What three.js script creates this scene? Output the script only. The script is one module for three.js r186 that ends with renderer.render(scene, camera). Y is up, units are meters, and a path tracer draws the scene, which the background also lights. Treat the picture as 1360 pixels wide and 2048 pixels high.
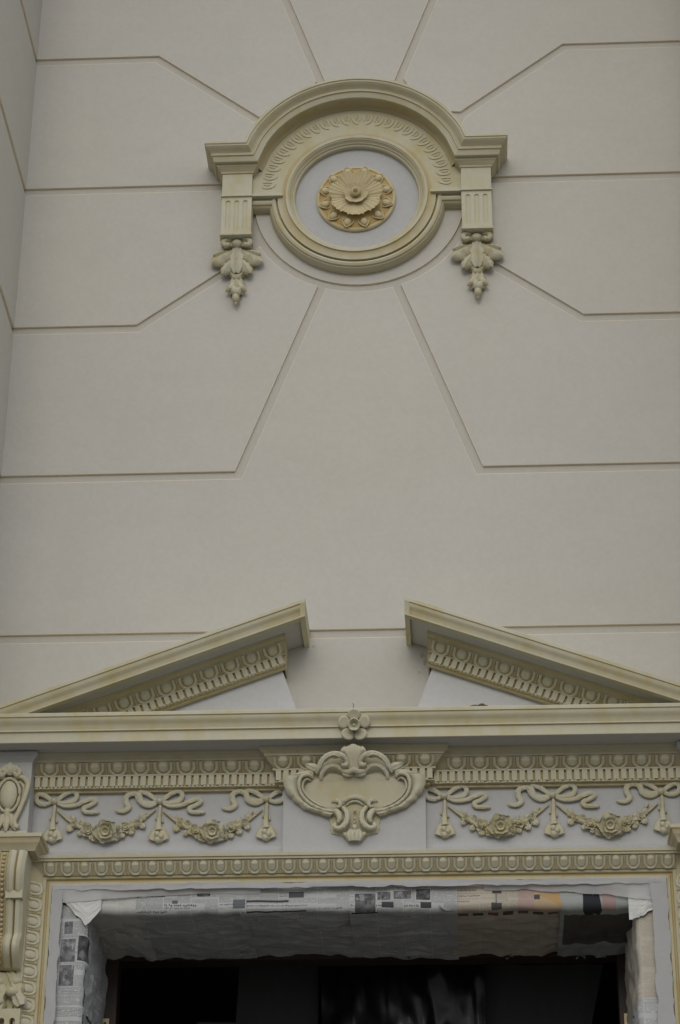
import * as THREE from 'three';
import { mergeGeometries, toCreasedNormals } from 'three/addons/utils/BufferGeometryUtils.js';

// ------------------------------------------------------------------ camera, sky, sun, exposure
const scene = new THREE.Scene();
const camera = new THREE.PerspectiveCamera(24.09, 680 / 1024, 0.1, 900);
camera.rotation.order = 'YXZ';
camera.rotation.set(0.5060856, 0.0572091, 0.0074339);
camera.position.set(0.349, 1.6, 7.2);

const renderer = new THREE.WebGLRenderer({ antialias: true });
renderer.setSize(680, 1024);
renderer.toneMapping = THREE.LinearToneMapping;
renderer.toneMappingExposure = 1.03;
renderer.shadowMap.enabled = true;

{ // an even overcast sky, three times as bright overhead as at the horizon
  const w = 64, h = 32, d = new Float32Array(w * h * 4);
  for (let j = 0; j < h; j++) for (let i = 0; i < w; i++) {
    const e = ((j + 0.5) / h - 0.5) * Math.PI, s = Math.max(0, Math.sin(e));
    const L = e > 0 ? 0.9 * (1 + 1.1 * s) / 1.6 : 0.3;
    d.set([L * 0.985, L, L * 1.04, 1], (j * w + i) * 4);
  }
  const sky = new THREE.DataTexture(d, w, h, THREE.RGBAFormat, THREE.FloatType);
  sky.mapping = THREE.EquirectangularReflectionMapping;
  sky.magFilter = sky.minFilter = THREE.LinearFilter;
  sky.needsUpdate = true;
  scene.background = sky;
  scene.environment = sky;
}
const sun = new THREE.DirectionalLight(0xfff3e0, 0.6);
sun.position.set(-0.6, 10.5, 14);
sun.target.position.set(0, 5, 0);
sun.castShadow = true;
sun.shadow.radius = 45;
sun.shadow.mapSize.set(2048, 2048);
Object.assign(sun.shadow.camera, { left: -8, right: 8, top: 9, bottom: -9, near: 0.5, far: 60 });
scene.add(sun, sun.target);

// ------------------------------------------------------------------ random numbers and noise
let seed = 1234567;
const rnd = () => { seed = (seed * 1664525 + 1013904223) >>> 0; return seed / 4294967296; };
const rr = (a, b) => a + (b - a) * rnd();
const hash = (x, y, s) => { let n = (x * 374761393 + y * 668265263 + s * 974634947) | 0; n = Math.imul(n ^ (n >>> 13), 1274126177); return ((n ^ (n >>> 16)) >>> 0) / 4294967296; };
function vnoise(x, y, p, s) { // value noise that repeats every p cells
  const x0 = Math.floor(x), y0 = Math.floor(y), f = (t) => t * t * (3 - 2 * t), m = (a) => ((a % p) + p) % p;
  const u = f(x - x0), v = f(y - y0), h = (i, j) => hash(m(x0 + i), m(y0 + j), s);
  return (h(0, 0) * (1 - u) + h(1, 0) * u) * (1 - v) + (h(0, 1) * (1 - u) + h(1, 1) * u) * v;
}
function fbm(x, y, p, s, oct = 4) { let a = 0.5, t = 0, k = 1, n = 0; for (let o = 0; o < oct; o++) { t += a * vnoise(x * k, y * k, p * k, s + o); n += a; a *= 0.55; k *= 2; } return t / n; }
function tex(n, f, srgb = true) {
  const d = new Uint8Array(n * n * 4);
  for (let j = 0; j < n; j++) for (let i = 0; i < n; i++) { const c = f(i / n, j / n); for (let k = 0; k < 3; k++) d[(j * n + i) * 4 + k] = Math.max(0, Math.min(255, Math.round(c[k] * 255))); d[(j * n + i) * 4 + 3] = 255; }
  const t = new THREE.DataTexture(d, n, n, THREE.RGBAFormat);
  t.wrapS = t.wrapT = THREE.RepeatWrapping; t.magFilter = THREE.LinearFilter; t.minFilter = THREE.LinearMipmapLinearFilter; t.generateMipmaps = true;
  if (srgb) t.colorSpace = THREE.SRGBColorSpace;
  t.needsUpdate = true; return t;
}
// tint maps: near white, so that the material colour carries the albedo
const stuccoMap = tex(1024, (u, v) => { const a = fbm(u * 5, v * 5, 5, 3, 4), b = fbm(u * 90, v * 90, 90, 9, 2), c = fbm(u * 14, v * 3, 1, 21, 2); const k = 0.95 + 0.022 * (a - 0.5) + 0.03 * (b - 0.5); return [k, k - 0.004 * (a - 0.3), k - 0.010 * (a - 0.35)]; });
const wallMap = tex(1024, (u, v) => { const a = fbm(u * 6, v * 6, 6, 3, 5), c = fbm(u * 24, v * 48, 24, 21, 3), b = fbm(u * 300, v * 300, 300, 9, 2); const k = 0.95 + 0.034 * (a - 0.5) + 0.018 * (c - 0.5) + 0.03 * (b - 0.5), w = 0.035 * (fbm(u * 4, v * 4, 4, 71, 4) - 0.5); return [k + w * 0.4, k, k - w]; });
wallMap.repeat.set(0.25, 0.25);
const stuccoBump = tex(1024, (u, v) => { const b = fbm(u * 120, v * 120, 120, 31, 3), a = fbm(u * 9, v * 9, 9, 5, 3); const k = 0.6 * b + 0.4 * a; return [k, k, k]; }, false);
const glazeMap = tex(1024, (u, v) => { const a = fbm(u * 9, v * 9, 9, 43, 5), b = fbm(u * 45, v * 30, 15, 57, 3); const g = Math.max(0, Math.min(1, (0.65 * a + 0.35 * b - 0.47) * 3.2)); const k = 0.95 + 0.04 * (b - 0.5); return [k - 0.05 * g, k - 0.085 * g, k - 0.20 * g]; });
const rgb = (r, g, b) => new THREE.Color().setRGB(r, g, b);
const mat = (o) => new THREE.MeshStandardMaterial({ roughness: 0.9, metalness: 0, side: THREE.DoubleSide, ...o });
const M = {
  wall: mat({ color: rgb(0.628, 0.612, 0.558), map: wallMap, bumpMap: stuccoBump, bumpScale: 0.0005 }),
  groove: mat({ color: rgb(0.82, 0.74, 0.59), map: stuccoMap }),
  film: new THREE.MeshPhysicalMaterial({ color: rgb(0.92, 0.93, 0.94), roughness: 0.9, transmission: 0.62, thickness: 0, side: THREE.DoubleSide }),
  beam: mat({ color: rgb(0.62, 0.49, 0.31), map: stuccoMap }),  // ochre chosen so the added lintel bounces warm light onto the upper wall
  smear: mat({ color: rgb(0.50, 0.43, 0.30) }),
  body: mat({ color: rgb(0.575, 0.558, 0.50), map: stuccoMap }),
  pale: mat({ color: rgb(0.65, 0.665, 0.675), map: stuccoMap }),
  cream: mat({ color: rgb(0.62, 0.602, 0.465), map: glazeMap, vertexColors: true, roughness: 0.75, bumpMap: stuccoBump, bumpScale: 0.0006 }),
  warm: mat({ color: rgb(0.61, 0.578, 0.415), map: glazeMap, vertexColors: true, roughness: 0.75, bumpMap: stuccoBump, bumpScale: 0.0006 }),
  bed: mat({ color: rgb(0.55, 0.50, 0.345), map: glazeMap, roughness: 0.85 }),
  ochre: mat({ color: rgb(0.66, 0.585, 0.375), map: glazeMap, vertexColors: true, roughness: 0.8 }),
  grey: mat({ color: rgb(0.535, 0.543, 0.543), map: stuccoMap, bumpMap: stuccoBump, bumpScale: 0.0006 }),
  soffit: mat({ color: rgb(0.54, 0.54, 0.52), map: stuccoMap }),
  wood: mat({ color: rgb(0.035, 0.02, 0.014), roughness: 0.55 }),
  lining: mat({ color: rgb(0.25, 0.18, 0.11), roughness: 0.8 }),
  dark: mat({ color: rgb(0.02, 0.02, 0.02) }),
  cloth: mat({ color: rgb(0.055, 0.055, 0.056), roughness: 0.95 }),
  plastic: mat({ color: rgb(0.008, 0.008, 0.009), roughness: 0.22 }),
  brass: mat({ color: rgb(0.60, 0.50, 0.33), roughness: 0.5, metalness: 0.3 }),
  tape: mat({ color: rgb(0.47, 0.48, 0.49), map: stuccoMap, roughness: 0.7 }),
  paving: mat({ color: rgb(0.115, 0.112, 0.105), map: stuccoMap }),
  twig: mat({ color: rgb(0.12, 0.085, 0.05) }),
};

// ------------------------------------------------------------------ object helpers
const used = {};
const numbered = (n) => { const k = (used[n] = (used[n] ?? -1) + 1); return k ? `${n}_${String(k).padStart(3, '0')}` : n; };
const base = new Map(); // thing -> world position of its base
function thing(name, label, category, pos = [0, 0, 0], group) {
  const o = new THREE.Group(); o.name = numbered(name); o.position.set(...pos); scene.add(o);
  o.userData = { label, category, kind: 'thing' }; if (group) o.userData.group = group;
  return o;
}
function boxUV(g) {
  const p = g.attributes.position, n = g.attributes.normal, uv = new Float32Array(p.count * 2);
  for (let i = 0; i < p.count; i++) {
    const x = p.getX(i), y = p.getY(i), z = p.getZ(i), a = Math.abs(n.getX(i)), b = Math.abs(n.getY(i)), c = Math.abs(n.getZ(i));
    if (c >= a && c >= b) uv.set([x, y], i * 2); else if (a >= b) uv.set([z + 0.37, y], i * 2); else uv.set([x, z + 0.61], i * 2);
  }
  g.setAttribute('uv', new THREE.BufferAttribute(uv, 2)); return g;
}
function prep(g, keepUV = false) {
  if (g.index) g = g.toNonIndexed();
  for (const k of Object.keys(g.attributes)) if (!['position', 'normal', 'color', ...(keepUV ? ['uv'] : [])].includes(k)) g.deleteAttribute(k);
  if (!g.attributes.normal) g.computeVertexNormals();
  if (!g.attributes.color) g.setAttribute('color', new THREE.BufferAttribute(new Float32Array(g.attributes.position.count * 3).fill(1), 3));
  g.groups = []; g.morphAttributes = {};
  return g;
}
const join = (list) => { list = [].concat(list).map((g) => prep(g)); return list.length > 1 ? mergeGeometries(list) : list[0]; };
// a part whose geometry is given in world coordinates; owner: the thing it hangs in
function part(name, geos, m, owner, parent = owner, uv = true) {
  let g = uv ? boxUV(join(geos)) : geos;
  g = g.clone(); g.translate(-owner.position.x, -owner.position.y, -owner.position.z);
  const o = new THREE.Mesh(g, m); o.name = name; o.castShadow = o.receiveShadow = true; parent.add(o); return o;
}
// a small repeated piece that shares its geometry
function piece(name, g, m, owner, pos, rz = 0, parent = owner, s = 1) {
  const o = new THREE.Mesh(g, m); o.name = name; o.castShadow = o.receiveShadow = true;
  o.position.set(pos[0] - owner.position.x, pos[1] - owner.position.y, pos[2] - owner.position.z); o.rotation.z = rz;
  if (s !== 1) o.scale.set(s, Math.abs(s), 1);
  parent.add(o); return o;
}
function struct(name, geos, m) { const o = new THREE.Mesh(boxUV(join(geos)), m); o.name = numbered(name); o.castShadow = o.receiveShadow = true; o.userData.kind = 'structure'; scene.add(o); return o; }
function copy(src, pos, label, mirror = false) { // a copy of a thing with its parts
  const c = src.clone(); c.name = numbered(src.name.replace(/_\d+$/, '')); c.position.set(...pos); c.userData = { ...src.userData, label };
  if (mirror) c.scale.x *= -1;
  scene.add(c); return c;
}
const OCHRE = [0.80, 0.65, 0.38];
function paint(g, f) { // glaze: f(x, y, z) in 0..1 = how much of the ochre wash stayed there
  const p = g.attributes.position, c = new Float32Array(p.count * 3);
  for (let i = 0; i < p.count; i++) { const t = Math.max(0, Math.min(1, f(p.getX(i), p.getY(i), p.getZ(i)))); for (let k = 0; k < 3; k++) c[i * 3 + k] = 1 + (OCHRE[k] - 1) * t; }
  g.setAttribute('color', new THREE.BufferAttribute(c, 3)); return g;
}
const box = (x0, x1, y0, y1, z0, z1) => new THREE.BoxGeometry(x1 - x0, y1 - y0, z1 - z0).translate((x0 + x1) / 2, (y0 + y1) / 2, (z0 + z1) / 2);
function quads(rows, cols, P, glaze, closedU = false) { // grid surface; P(i, j) -> [x, y, z]
  const pos = [], col = [], tri = (a, b, c) => { for (const [i, j] of [a, b, c]) { pos.push(...P(i, j)); const g = glaze ? glaze(i, j) : 0; for (let k = 0; k < 3; k++) col.push(1 + (OCHRE[k] - 1) * g); } };
  for (let i = 0; i < rows - 1; i++) for (let j = 0; j < cols - 1; j++) { tri([i, j], [i + 1, j], [i + 1, j + 1]); tri([i, j], [i + 1, j + 1], [i, j + 1]); }
  const g = new THREE.BufferGeometry(); g.setAttribute('position', new THREE.Float32BufferAttribute(pos, 3)); g.setAttribute('color', new THREE.Float32BufferAttribute(col, 3));
  return g;
}
function offsets(path, closed = false) { // mitred left-hand normals of a polyline
  const n = path.length, out = [];
  for (let i = 0; i < n; i++) {
    const a = path[i - 1] ?? (closed ? path[n - 1] : null), b = path[i], c = path[i + 1] ?? (closed ? path[0] : null), N = [];
    for (const [p, q] of [[a, b], [b, c]]) if (p && q) { const dx = q[0] - p[0], dy = q[1] - p[1], l = Math.hypot(dx, dy) || 1; N.push([-dy / l, dx / l]); }
    if (N.length === 1) out.push(N[0]); else { const mx = N[0][0] + N[1][0], my = N[0][1] + N[1][1], k = 2 / (mx * mx + my * my || 1); out.push([mx * k, my * k]); }
  }
  return out;
}
// a moulding: profile [[d, y, glaze]] (d outwards, y up) swept along a plan path [[x, z]]
function sweepPlan(profile, path, y0 = 0, crease = 0.6) {
  const N = offsets(path), P = (i, j) => [path[j][0] + N[j][0] * profile[i][0], y0 + profile[i][1], path[j][1] + N[j][1] * profile[i][0]];
  return toCreasedNormals(prep(quads(profile.length, path.length, P, (i) => profile[i][2] ?? 0)), crease);
}
// a moulding: profile [[h, z, glaze]] swept along a path [[x, y]] on the wall; h to the left of the path
function sweepFace(profile, path, closed = false, crease = 0.6) {
  const N = offsets(path, closed), n = path.length, P = (i, j) => { const q = j % n; return [path[q][0] + N[q][0] * profile[i][0], path[q][1] + N[q][1] * profile[i][0], profile[i][1]]; };
  return toCreasedNormals(prep(quads(profile.length, n + (closed ? 1 : 0), P, (i) => profile[i][2] ?? 0)), crease);
}
const cyma = (d0, y0, d1, y1, n = 5, g0 = 0, g1 = 0) => Array.from({ length: n + 1 }, (_, i) => { const t = i / n, s = t - Math.sin(2 * Math.PI * t) / (2 * Math.PI) * 0.9; return [d0 + (d1 - d0) * s, y0 + (y1 - y0) * t, g0 + (g1 - g0) * t]; });
const arcPath = (cx, cy, r, a0, a1, n) => Array.from({ length: n + 1 }, (_, i) => { const a = a0 + (a1 - a0) * i / n; return [cx + r * Math.cos(a), cy + r * Math.sin(a)]; });
// a limb of plaster: tapered tube through points [x, y, z], flattened in z
function limb(pts, radii, flat = 0.8, seg = 24, rad = 10) {
  const c = new THREE.CatmullRomCurve3(pts.map((p) => new THREE.Vector3(p[0], p[1], p[2] ?? 0)), false, 'centripetal'), r = (t) => { const k = t * (radii.length - 1), i = Math.min(radii.length - 2, Math.floor(k)); return radii[i] + (radii[i + 1] - radii[i]) * (k - i); };
  const P = (i, j) => { const t = i / seg, p = c.getPoint(t), d = c.getTangent(t), l = Math.hypot(d.x, d.y) || 1, a = j / rad * 2 * Math.PI, e = (i === 0 || i === seg ? 0.35 : 1) * r(t); return [p.x - d.y / l * Math.cos(a) * e, p.y + d.x / l * Math.cos(a) * e, p.z + Math.sin(a) * e * flat]; };
  return toCreasedNormals(prep(quads(seg + 1, rad + 1, P)), 1.2);
}
function blob(w, h, t, dent = 0, seg = 10) { const g = new THREE.SphereGeometry(1, seg, Math.max(6, seg - 2)), p = g.attributes.position; for (let i = 0; i < p.count; i++) { const x = p.getX(i), y = p.getY(i), z = p.getZ(i); p.setXYZ(i, x * w, y * h, z * t - (z > 0 ? dent * (1 - x * x - y * y) : 0)); } g.computeVertexNormals(); return prep(g); }
// a relief leaf lying along +y: hw(v) half width, length, ridge height
function leaf(len, hw, hgt, ribs = 3, nv = 10, nu = 8, curl = 0) {
  const P = (i, j) => { const v = i / nv, u = j / nu * 2 - 1; return [hw(v) * u, len * v, hgt * (0.25 + 0.75 * Math.sqrt(Math.max(0, 1 - u * u))) * (0.55 + 0.45 * Math.sin(Math.PI * Math.min(1, v * 0.9 + 0.1))) * (1 - 0.28 * Math.abs(Math.sin(u * Math.PI * ribs / 2))) * (j === 0 || j === nu ? 0.1 : 1) + curl * v * v]; };
  return toCreasedNormals(prep(quads(nv + 1, nu + 1, P)), 0.9);
}
const at = (g, x, y, z = 0, rz = 0, s = 1) => { g = g.clone(); if (s !== 1) g.scale(s, s, s); if (rz) g.rotateZ(rz); return g.translate(x, y, z); };
const mirrorX = (g) => { g = g.clone().scale(-1, 1, 1); const p = g.attributes.position; for (const k of ['position', 'normal', 'color', 'uv']) { const a = g.attributes[k]; if (!a) continue; const s = a.itemSize; for (let i = 0; i < a.count; i += 3) for (let c = 0; c < s; c++) { const t = a.array[(i + 1) * s + c]; a.array[(i + 1) * s + c] = a.array[(i + 2) * s + c]; a.array[(i + 2) * s + c] = t; } } return g; };
const wobble = (x, y) => fbm(x * 37 + 11, y * 37 + 5, 4096, 77, 3);
// glaze that stayed near the ground of a relief whose ground lies at z0
const glazeZ = (g, z0, h, amt = 0.8) => paint(g, (x, y, z) => amt * 0.75 * (1 - Math.min(1, Math.max(0, (z - z0) / h))) * (0.45 + 1.1 * wobble(x, y)) + 0.3 * Math.max(0, wobble(x * 0.6 + 3, y * 0.6) - 0.52));
const sym = (list) => list.flatMap((g) => { g = prep(g); return [g, mirrorX(g)]; });

// ------------------------------------------------------------------ ground and the bay the door stands in
const YB = 5.133, CS = 0.62, XW = 1.25, GW = 0.030, GD = 0.009, TOP = 9.25, CXO = -0.005;
struct('ground', [new THREE.PlaneGeometry(700, 700).rotateX(-Math.PI / 2)], M.paving);

function inset(poly, d) { const N = offsets(poly, true); return poly.map((p, i) => [p[0] + N[i][0] * d, p[1] + N[i][1] * d]); } // counter-clockwise polygon
function panelGeo(poly) {
  const q = inset(poly, GW / 2), s = new THREE.Shape(q.map((p) => new THREE.Vector2(...p)));
  const g = new THREE.ExtrudeGeometry(s, { depth: GD - 0.003, bevelEnabled: true, bevelThickness: 0.003, bevelSize: 0.003, bevelOffset: -0.003, bevelSegments: 2, curveSegments: 1 });
  g.translate(0, 0, -GD); return g;
}
function panel(poly, owner, place) {
  let g = panelGeo(poly); if (place) g.applyMatrix4(place);
  boxUV(g); g.translate(-owner.position.x, -owner.position.y, -owner.position.z);
  const o = new THREE.Mesh(g, [M.wall, M.groove]); o.name = 'wall_panel'; o.castShadow = o.receiveShadow = true; owner.add(o); return o;
}
const bay = thing('stucco_wall', 'tall off-white stucco wall of large panels with grooves fanning out from the round ornament', 'wall', [0, 0, 0]);
{
  const s = new THREE.Shape([[-XW - 0.3, 0], [-0.975, 0], [-0.975, 4.235], [0.985, 4.235], [0.985, 0], [XW + 0.3, 0], [XW + 0.3, TOP + 0.4], [-XW - 0.3, TOP + 0.4]].map((p) => new THREE.Vector2(...p)));
  part('wall_body', [new THREE.ExtrudeGeometry(s, { depth: 0.40, bevelEnabled: false }).translate(0, 0, -0.40 - GD)], M.body, bay);
  const y = (n) => YB + CS * n, RC = 0.4065, CY = 6.93, X = XW + 0.02;
  const P = (a) => [RC * Math.cos(a), CY + RC * Math.sin(a)], fan = [0.1315, 6.545], aF = Math.atan2(fan[1] - CY, fan[0]), aE = -0.46;
  const run = (a0, a1, n) => Array.from({ length: n - 1 }, (_, i) => P(a0 + (a1 - a0) * (i + 1) / n));
  const top = 0.15 + (TOP - 7.48) * 0.346;
  const polys = [
    [[-X, 4.25], [X, 4.25], [X, y(0)], [-X, y(0)]],
    // between the two lowest grooves, with the wedge that runs up to the round ornament
    [[-X, y(0)], [X, y(0)], [X, y(1)], [0.42, y(1)], fan, ...run(aF, -Math.PI - aF, 8), [-fan[0], fan[1]], [-0.42, y(1)], [-X, y(1)]],
    [[-0.15, 7.48], [-0.06, 7.2], [0.06, 7.2], [0.15, 7.48], [top, TOP], [-top, TOP]],
    arcPath(0, CY, RC, 0, 2 * Math.PI, 72).slice(0, -1),
  ];
  for (const m of [1, -1]) {
    const add = (p) => polys.push(m > 0 ? p : p.map(([x, v]) => [-x, v]).reverse());
    add([[0.42, y(1)], [X, y(1)], [X, y(2)], [0.80, y(2)], [0.46, 6.63], P(aE), ...run(aE, aF, 12), fan]);
    add([[0.80, y(2)], [X, y(2)], [X, y(3)], [0.425, y(3)], [0.425, 6.79], [0.46, 6.63]]);
    add([[0.425, y(3)], [X, y(3)], [X, y(4)], [0.782, y(4)], [0.385, 7.30], [0.36, 7.24], [0.425, 7.06]]);
    add([[0.782, y(4)], [X, y(4)], [X, TOP], [top, TOP], [0.15, 7.48], [0.24, 7.31], [0.385, 7.30]]);
  }
  polys.forEach((p) => panel(p, bay));
  // ochre paint smeared on the wall beside the cut ends of the pediment, and hairline marks under the ring
  const smear = (x, y, w, hh) => { const s2 = new THREE.Shape(); for (let i = 0; i < 14; i++) { const a = i / 14 * 2 * Math.PI, k = rr(0.6, 1.1); s2[i ? 'lineTo' : 'moveTo'](x + w * k * Math.cos(a), y + hh * k * Math.sin(a)); } part('paint_smear', [prep(new THREE.ExtrudeGeometry(s2, { depth: 0.0006, bevelEnabled: false }).translate(0, 0, 0.0001))], M.smear, bay); };
  smear(-0.148, 5.086, 0.006, 0.004); smear(-0.160, 5.120, 0.008, 0.004); smear(0.214, 5.046, 0.009, 0.010); smear(0.203, 4.985, 0.005, 0.005); smear(0.222, 5.02, 0.006, 0.014);
  for (const [x, y, dx, dy] of [[-0.012, 6.507, 0.001, 0.012], [0.10, 5.42, -0.001, 0.010], [-0.014, 6.535, -0.002, 0.009]]) part('hairline', [new THREE.TubeGeometry(new THREE.LineCurve3(new THREE.Vector3(x, y, 0.0002), new THREE.Vector3(x + dx, y + dy, 0.0002)), 4, 0.0007, 4)], M.groove, bay);
}
function returnWall(side, label) { // the side of the bay, its grooves level with those of the back wall
  const w = thing('return_wall', label, 'wall', [side * XW, 0, 0]);
  const x = side * (XW + GD), D = 0.74;
  part('wall_body', [side > 0 ? box(x, x + 3, 0, TOP + 1.6, -GD + 0.001, D) : box(x - 3, x, 0, TOP + 1.6, -GD + 0.001, D)], M.wall, w);
  const m = new THREE.Matrix4().makeRotationY(-side * Math.PI / 2).setPosition(side * XW, 0, side < 0 ? D : 0);
  if (side > 0) m.makeRotationY(-Math.PI / 2).setPosition(XW, 0, 0);
  const ys = [3.27, 3.893, 4.513]; for (let n = 0; n < 6; n++) ys.push(YB + CS * n); ys.push(TOP);
  for (let i = 0; i < ys.length - 1; i++) panel([[-0.02, ys[i]], [D + 0.02, ys[i]], [D + 0.02, ys[i + 1]], [-0.02, ys[i + 1]]], w, m);
  return w;
}
returnWall(-1, 'off-white return wall at the edge of the bay, its grooves running up towards the viewer');
returnWall(1, 'off-white return wall of the bay on the side without a visible corner');
{
  const a = thing('added_bay_lintel', 'added unseen ochre beam shading and warming the upper wall, high over the round ornament', 'beam', [0, TOP, 0]);  // out of view, added to dim the top of the wall and tint it warm
  part('added_beam_body', [box(-XW - GD, XW + GD, TOP + 0.001, TOP + 1.6, -0.3, 0.74)], M.beam, a);
}

// ------------------------------------------------------------------ egg and dart, dentils: shared shapes
const TILT = Math.PI / 4; // the egg course leans out over the viewer by this much
function course(w, h, tilt, x0, x1, nx, f) { // a cast unit of the course: relief f(x, y) over its bed
  const P = (i, j) => { const x = x0 + (x1 - x0) * j / nx, y = h * (i / 18 - 0.5); return [x, y, Math.max(-0.001, f(x, y))]; };
  const g = toCreasedNormals(prep(quads(19, nx + 1, P)), 0.9); paint(g, (x, y, z) => 0.75 * (1 - Math.min(1, z / (w * 0.07))) * (0.5 + wobble(x, y))); g.rotateX(tilt); return boxUV(g);
}
function eggUnit(w, h, tilt) { // the egg with the husk round it
  const r = w * 0.235, cy = h * 0.07, bump = (d, t, z) => (Math.abs(d) < t ? z * Math.sqrt(1 - d * d / (t * t)) : 0);
  return course(w, h, tilt, -w * 0.435, w * 0.435, 26, (x, y) => {
    const e = 1 - (x / r) ** 2 - ((y - cy) / (h * 0.425)) ** 2, R = w * 0.355, rho = y < cy ? Math.hypot(x / R, (y - cy) / (h * 0.545)) : Math.abs(x) / R, d = (rho - 1) * R;
    return Math.max(e > 0 ? r * 0.72 * Math.sqrt(e) : 0, bump(d, w * 0.075, w * 0.10), d > 0 ? 0.0012 : 0);
  });
}
function dartUnit(w, h, tilt) { // the dart between two husks
  return course(w, h, tilt, -w * 0.10, w * 0.10, 8, (x, y) => { const t = (y / h + 0.5), k = w * (0.035 + 0.055 * Math.abs(t - 0.35)); return Math.abs(x) < k ? w * 0.085 * (1 - Math.abs(x) / k) : 0.0004; });
}
const EP = 0.0735, DP = 0.0246, LP = 0.0537;
const EGG = eggUnit(EP, 0.046, TILT), DART = dartUnit(EP, 0.046, TILT);
const LEGG = eggUnit(LP, 0.044, TILT * 0.72), LDART = dartUnit(LP, 0.044, TILT * 0.72);
const JEGG = LEGG, JDART = LDART;
const DENTIL = boxUV(prep(toCreasedNormals(new THREE.BoxGeometry(0.0168, 0.033, 0.012), 0.5)));
const CH = 0.0040;
// the bed under the cornice, from its top at y = 0 down; d from the frieze plane
const BED = [[0, 0.004, 0.3], [0.075, 0.004, 0.1], [0.075, -0.006, 0], ...cyma(0.073, -0.007, 0.060, -0.022, 4, 0.4, 0.1), [0.060, -0.026, 0.2], [0.056, -0.0275, 0.8]];
const BED_EGG = [[0.056, -0.0275, 1], [0.026, -0.0595, 1]];
const BED_LOW = [[0.028, -0.060, 0.6], [0.034, -0.0605, 0.1], [0.034, -0.0655, 0.1], [0.0235, -0.0665, 0.7], [0.0235, -0.0985, 0.8], [0.027, -0.0995, 0.6], [0.027, -0.104, 0.1], [0.016, -0.105, 0.8], [0.014, -0.113, 0.4], [0, -0.114, 0.5]];

// ------------------------------------------------------------------ door entablature: cornice, bed mouldings, frieze, architrave
const YC = 4.652, ZF = 0.07, ZC = 0.25; // underside of the cornice, frieze plane, cornice face
{
  const e = thing('door_cornice', 'long straight cream cornice with deep grey underside running over the whole doorway', 'cornice', [0, YC, 0]);
  const prof = [[0, 0.095, 0.1], [ZC - 0.002, 0.095, 0], [ZC, 0.0925, 0], [ZC, 0.082, 0], [ZC - 0.004, 0.080, 0.7], ...cyma(ZC - 0.004, 0.078, ZC - 0.018, 0.044, 6, 0.1, 0.25), [ZC - 0.019, 0.0425, 0.6], [ZC - 0.013, 0.041, 0], [ZC - 0.013, 0.036, 0], [ZC - 0.019, 0.0345, 0.5], [ZC - 0.020, 0.0330, 0.1], [ZC - 0.020, 0.0015, 0], [ZC - 0.0215, 0, 0]];
  part('corona', [sweepPlan(prof, [[-XW, 0], [XW, 0]], YC, 0.5)], M.cream, e);
  part('soffit', [box(-XW, XW, YC + 0.002, YC + 0.012, 0.0, ZC - 0.0215)], M.soffit, e);
}
function eggCourse(owner, x0, x1, y, z, n, slopeFn) { for (let i = 0; i < n; i++) { const x = x0 + (i + 0.5) * (x1 - x0) / n; piece('egg', EGG, M.cream, owner, [x, y, z]); if (i) piece('dart', DART, M.cream, owner, [x0 + i * (x1 - x0) / n, y, z]); } }
function bedRun(owner, x0, x1, zf, dx0 = 0) { // straight run of the bed on a frieze plane zf
  const path = [[x0, zf], [x1, zf]];
  part('bed_moulding', [sweepPlan(BED, path, YC)], M.cream, owner);
  part('egg_bed', [sweepPlan(BED_EGG, path, YC)], M.bed, owner);
  part('dentil_bed', [sweepPlan(BED_LOW, path, YC)], M.cream, owner);
}
function fret(owner, x0, x1, zf) { // the little cut pattern under the dentils, too small to pick apart
  const g = []; let k = 0; for (let x = x0 + 0.006; x < x1 - 0.012; x += DP / 2, k++) if (k % 4 !== 3) g.push(box(x, x + 0.0085, YC - 0.1045, YC - 0.0975, zf + 0.013, zf + 0.0315));
  const p = part('fret_strip', g, M.cream, owner); p.userData.kind = 'stuff';
}
function dentils(owner, x0, x1, zf) { const n = Math.round((x1 - x0) / DP); for (let i = 0; i < n; i++) piece('dentil', DENTIL, M.cream, owner, [x0 + (i + 0.5) * (x1 - x0) / n, YC - 0.0825, zf + 0.0277]); }
const XCB = 0.226, XPI = 1.036; // half width of the middle block, inner edge of the piers
function friezeSide(s, label) {
  const f = thing('frieze_section', label, 'frieze', [s * 0.63, 4.45, ZF]);
  const x0 = s < 0 ? -XPI : XCB - 0.006, x1 = s < 0 ? -XCB - 0.006 : XPI;
  part('panel_board', [box(x0, x1, 4.30, 4.75, 0.002, ZF)], M.grey, f);
  bedRun(f, x0, x1, ZF); fret(f, x0, x1, ZF);
  eggCourse(f, s < 0 ? -1.022 : 0.284, s < 0 ? -0.288 : 1.018, YC - 0.0432, ZF + 0.043, 10);
  dentils(f, x0, x1, ZF);
}
friezeSide(-1, 'grey frieze with egg and dentil mouldings between the oval shield and the cartouche');
friezeSide(1, 'grey frieze with egg and dentil mouldings beyond the cartouche, away from the oval shield');
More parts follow.
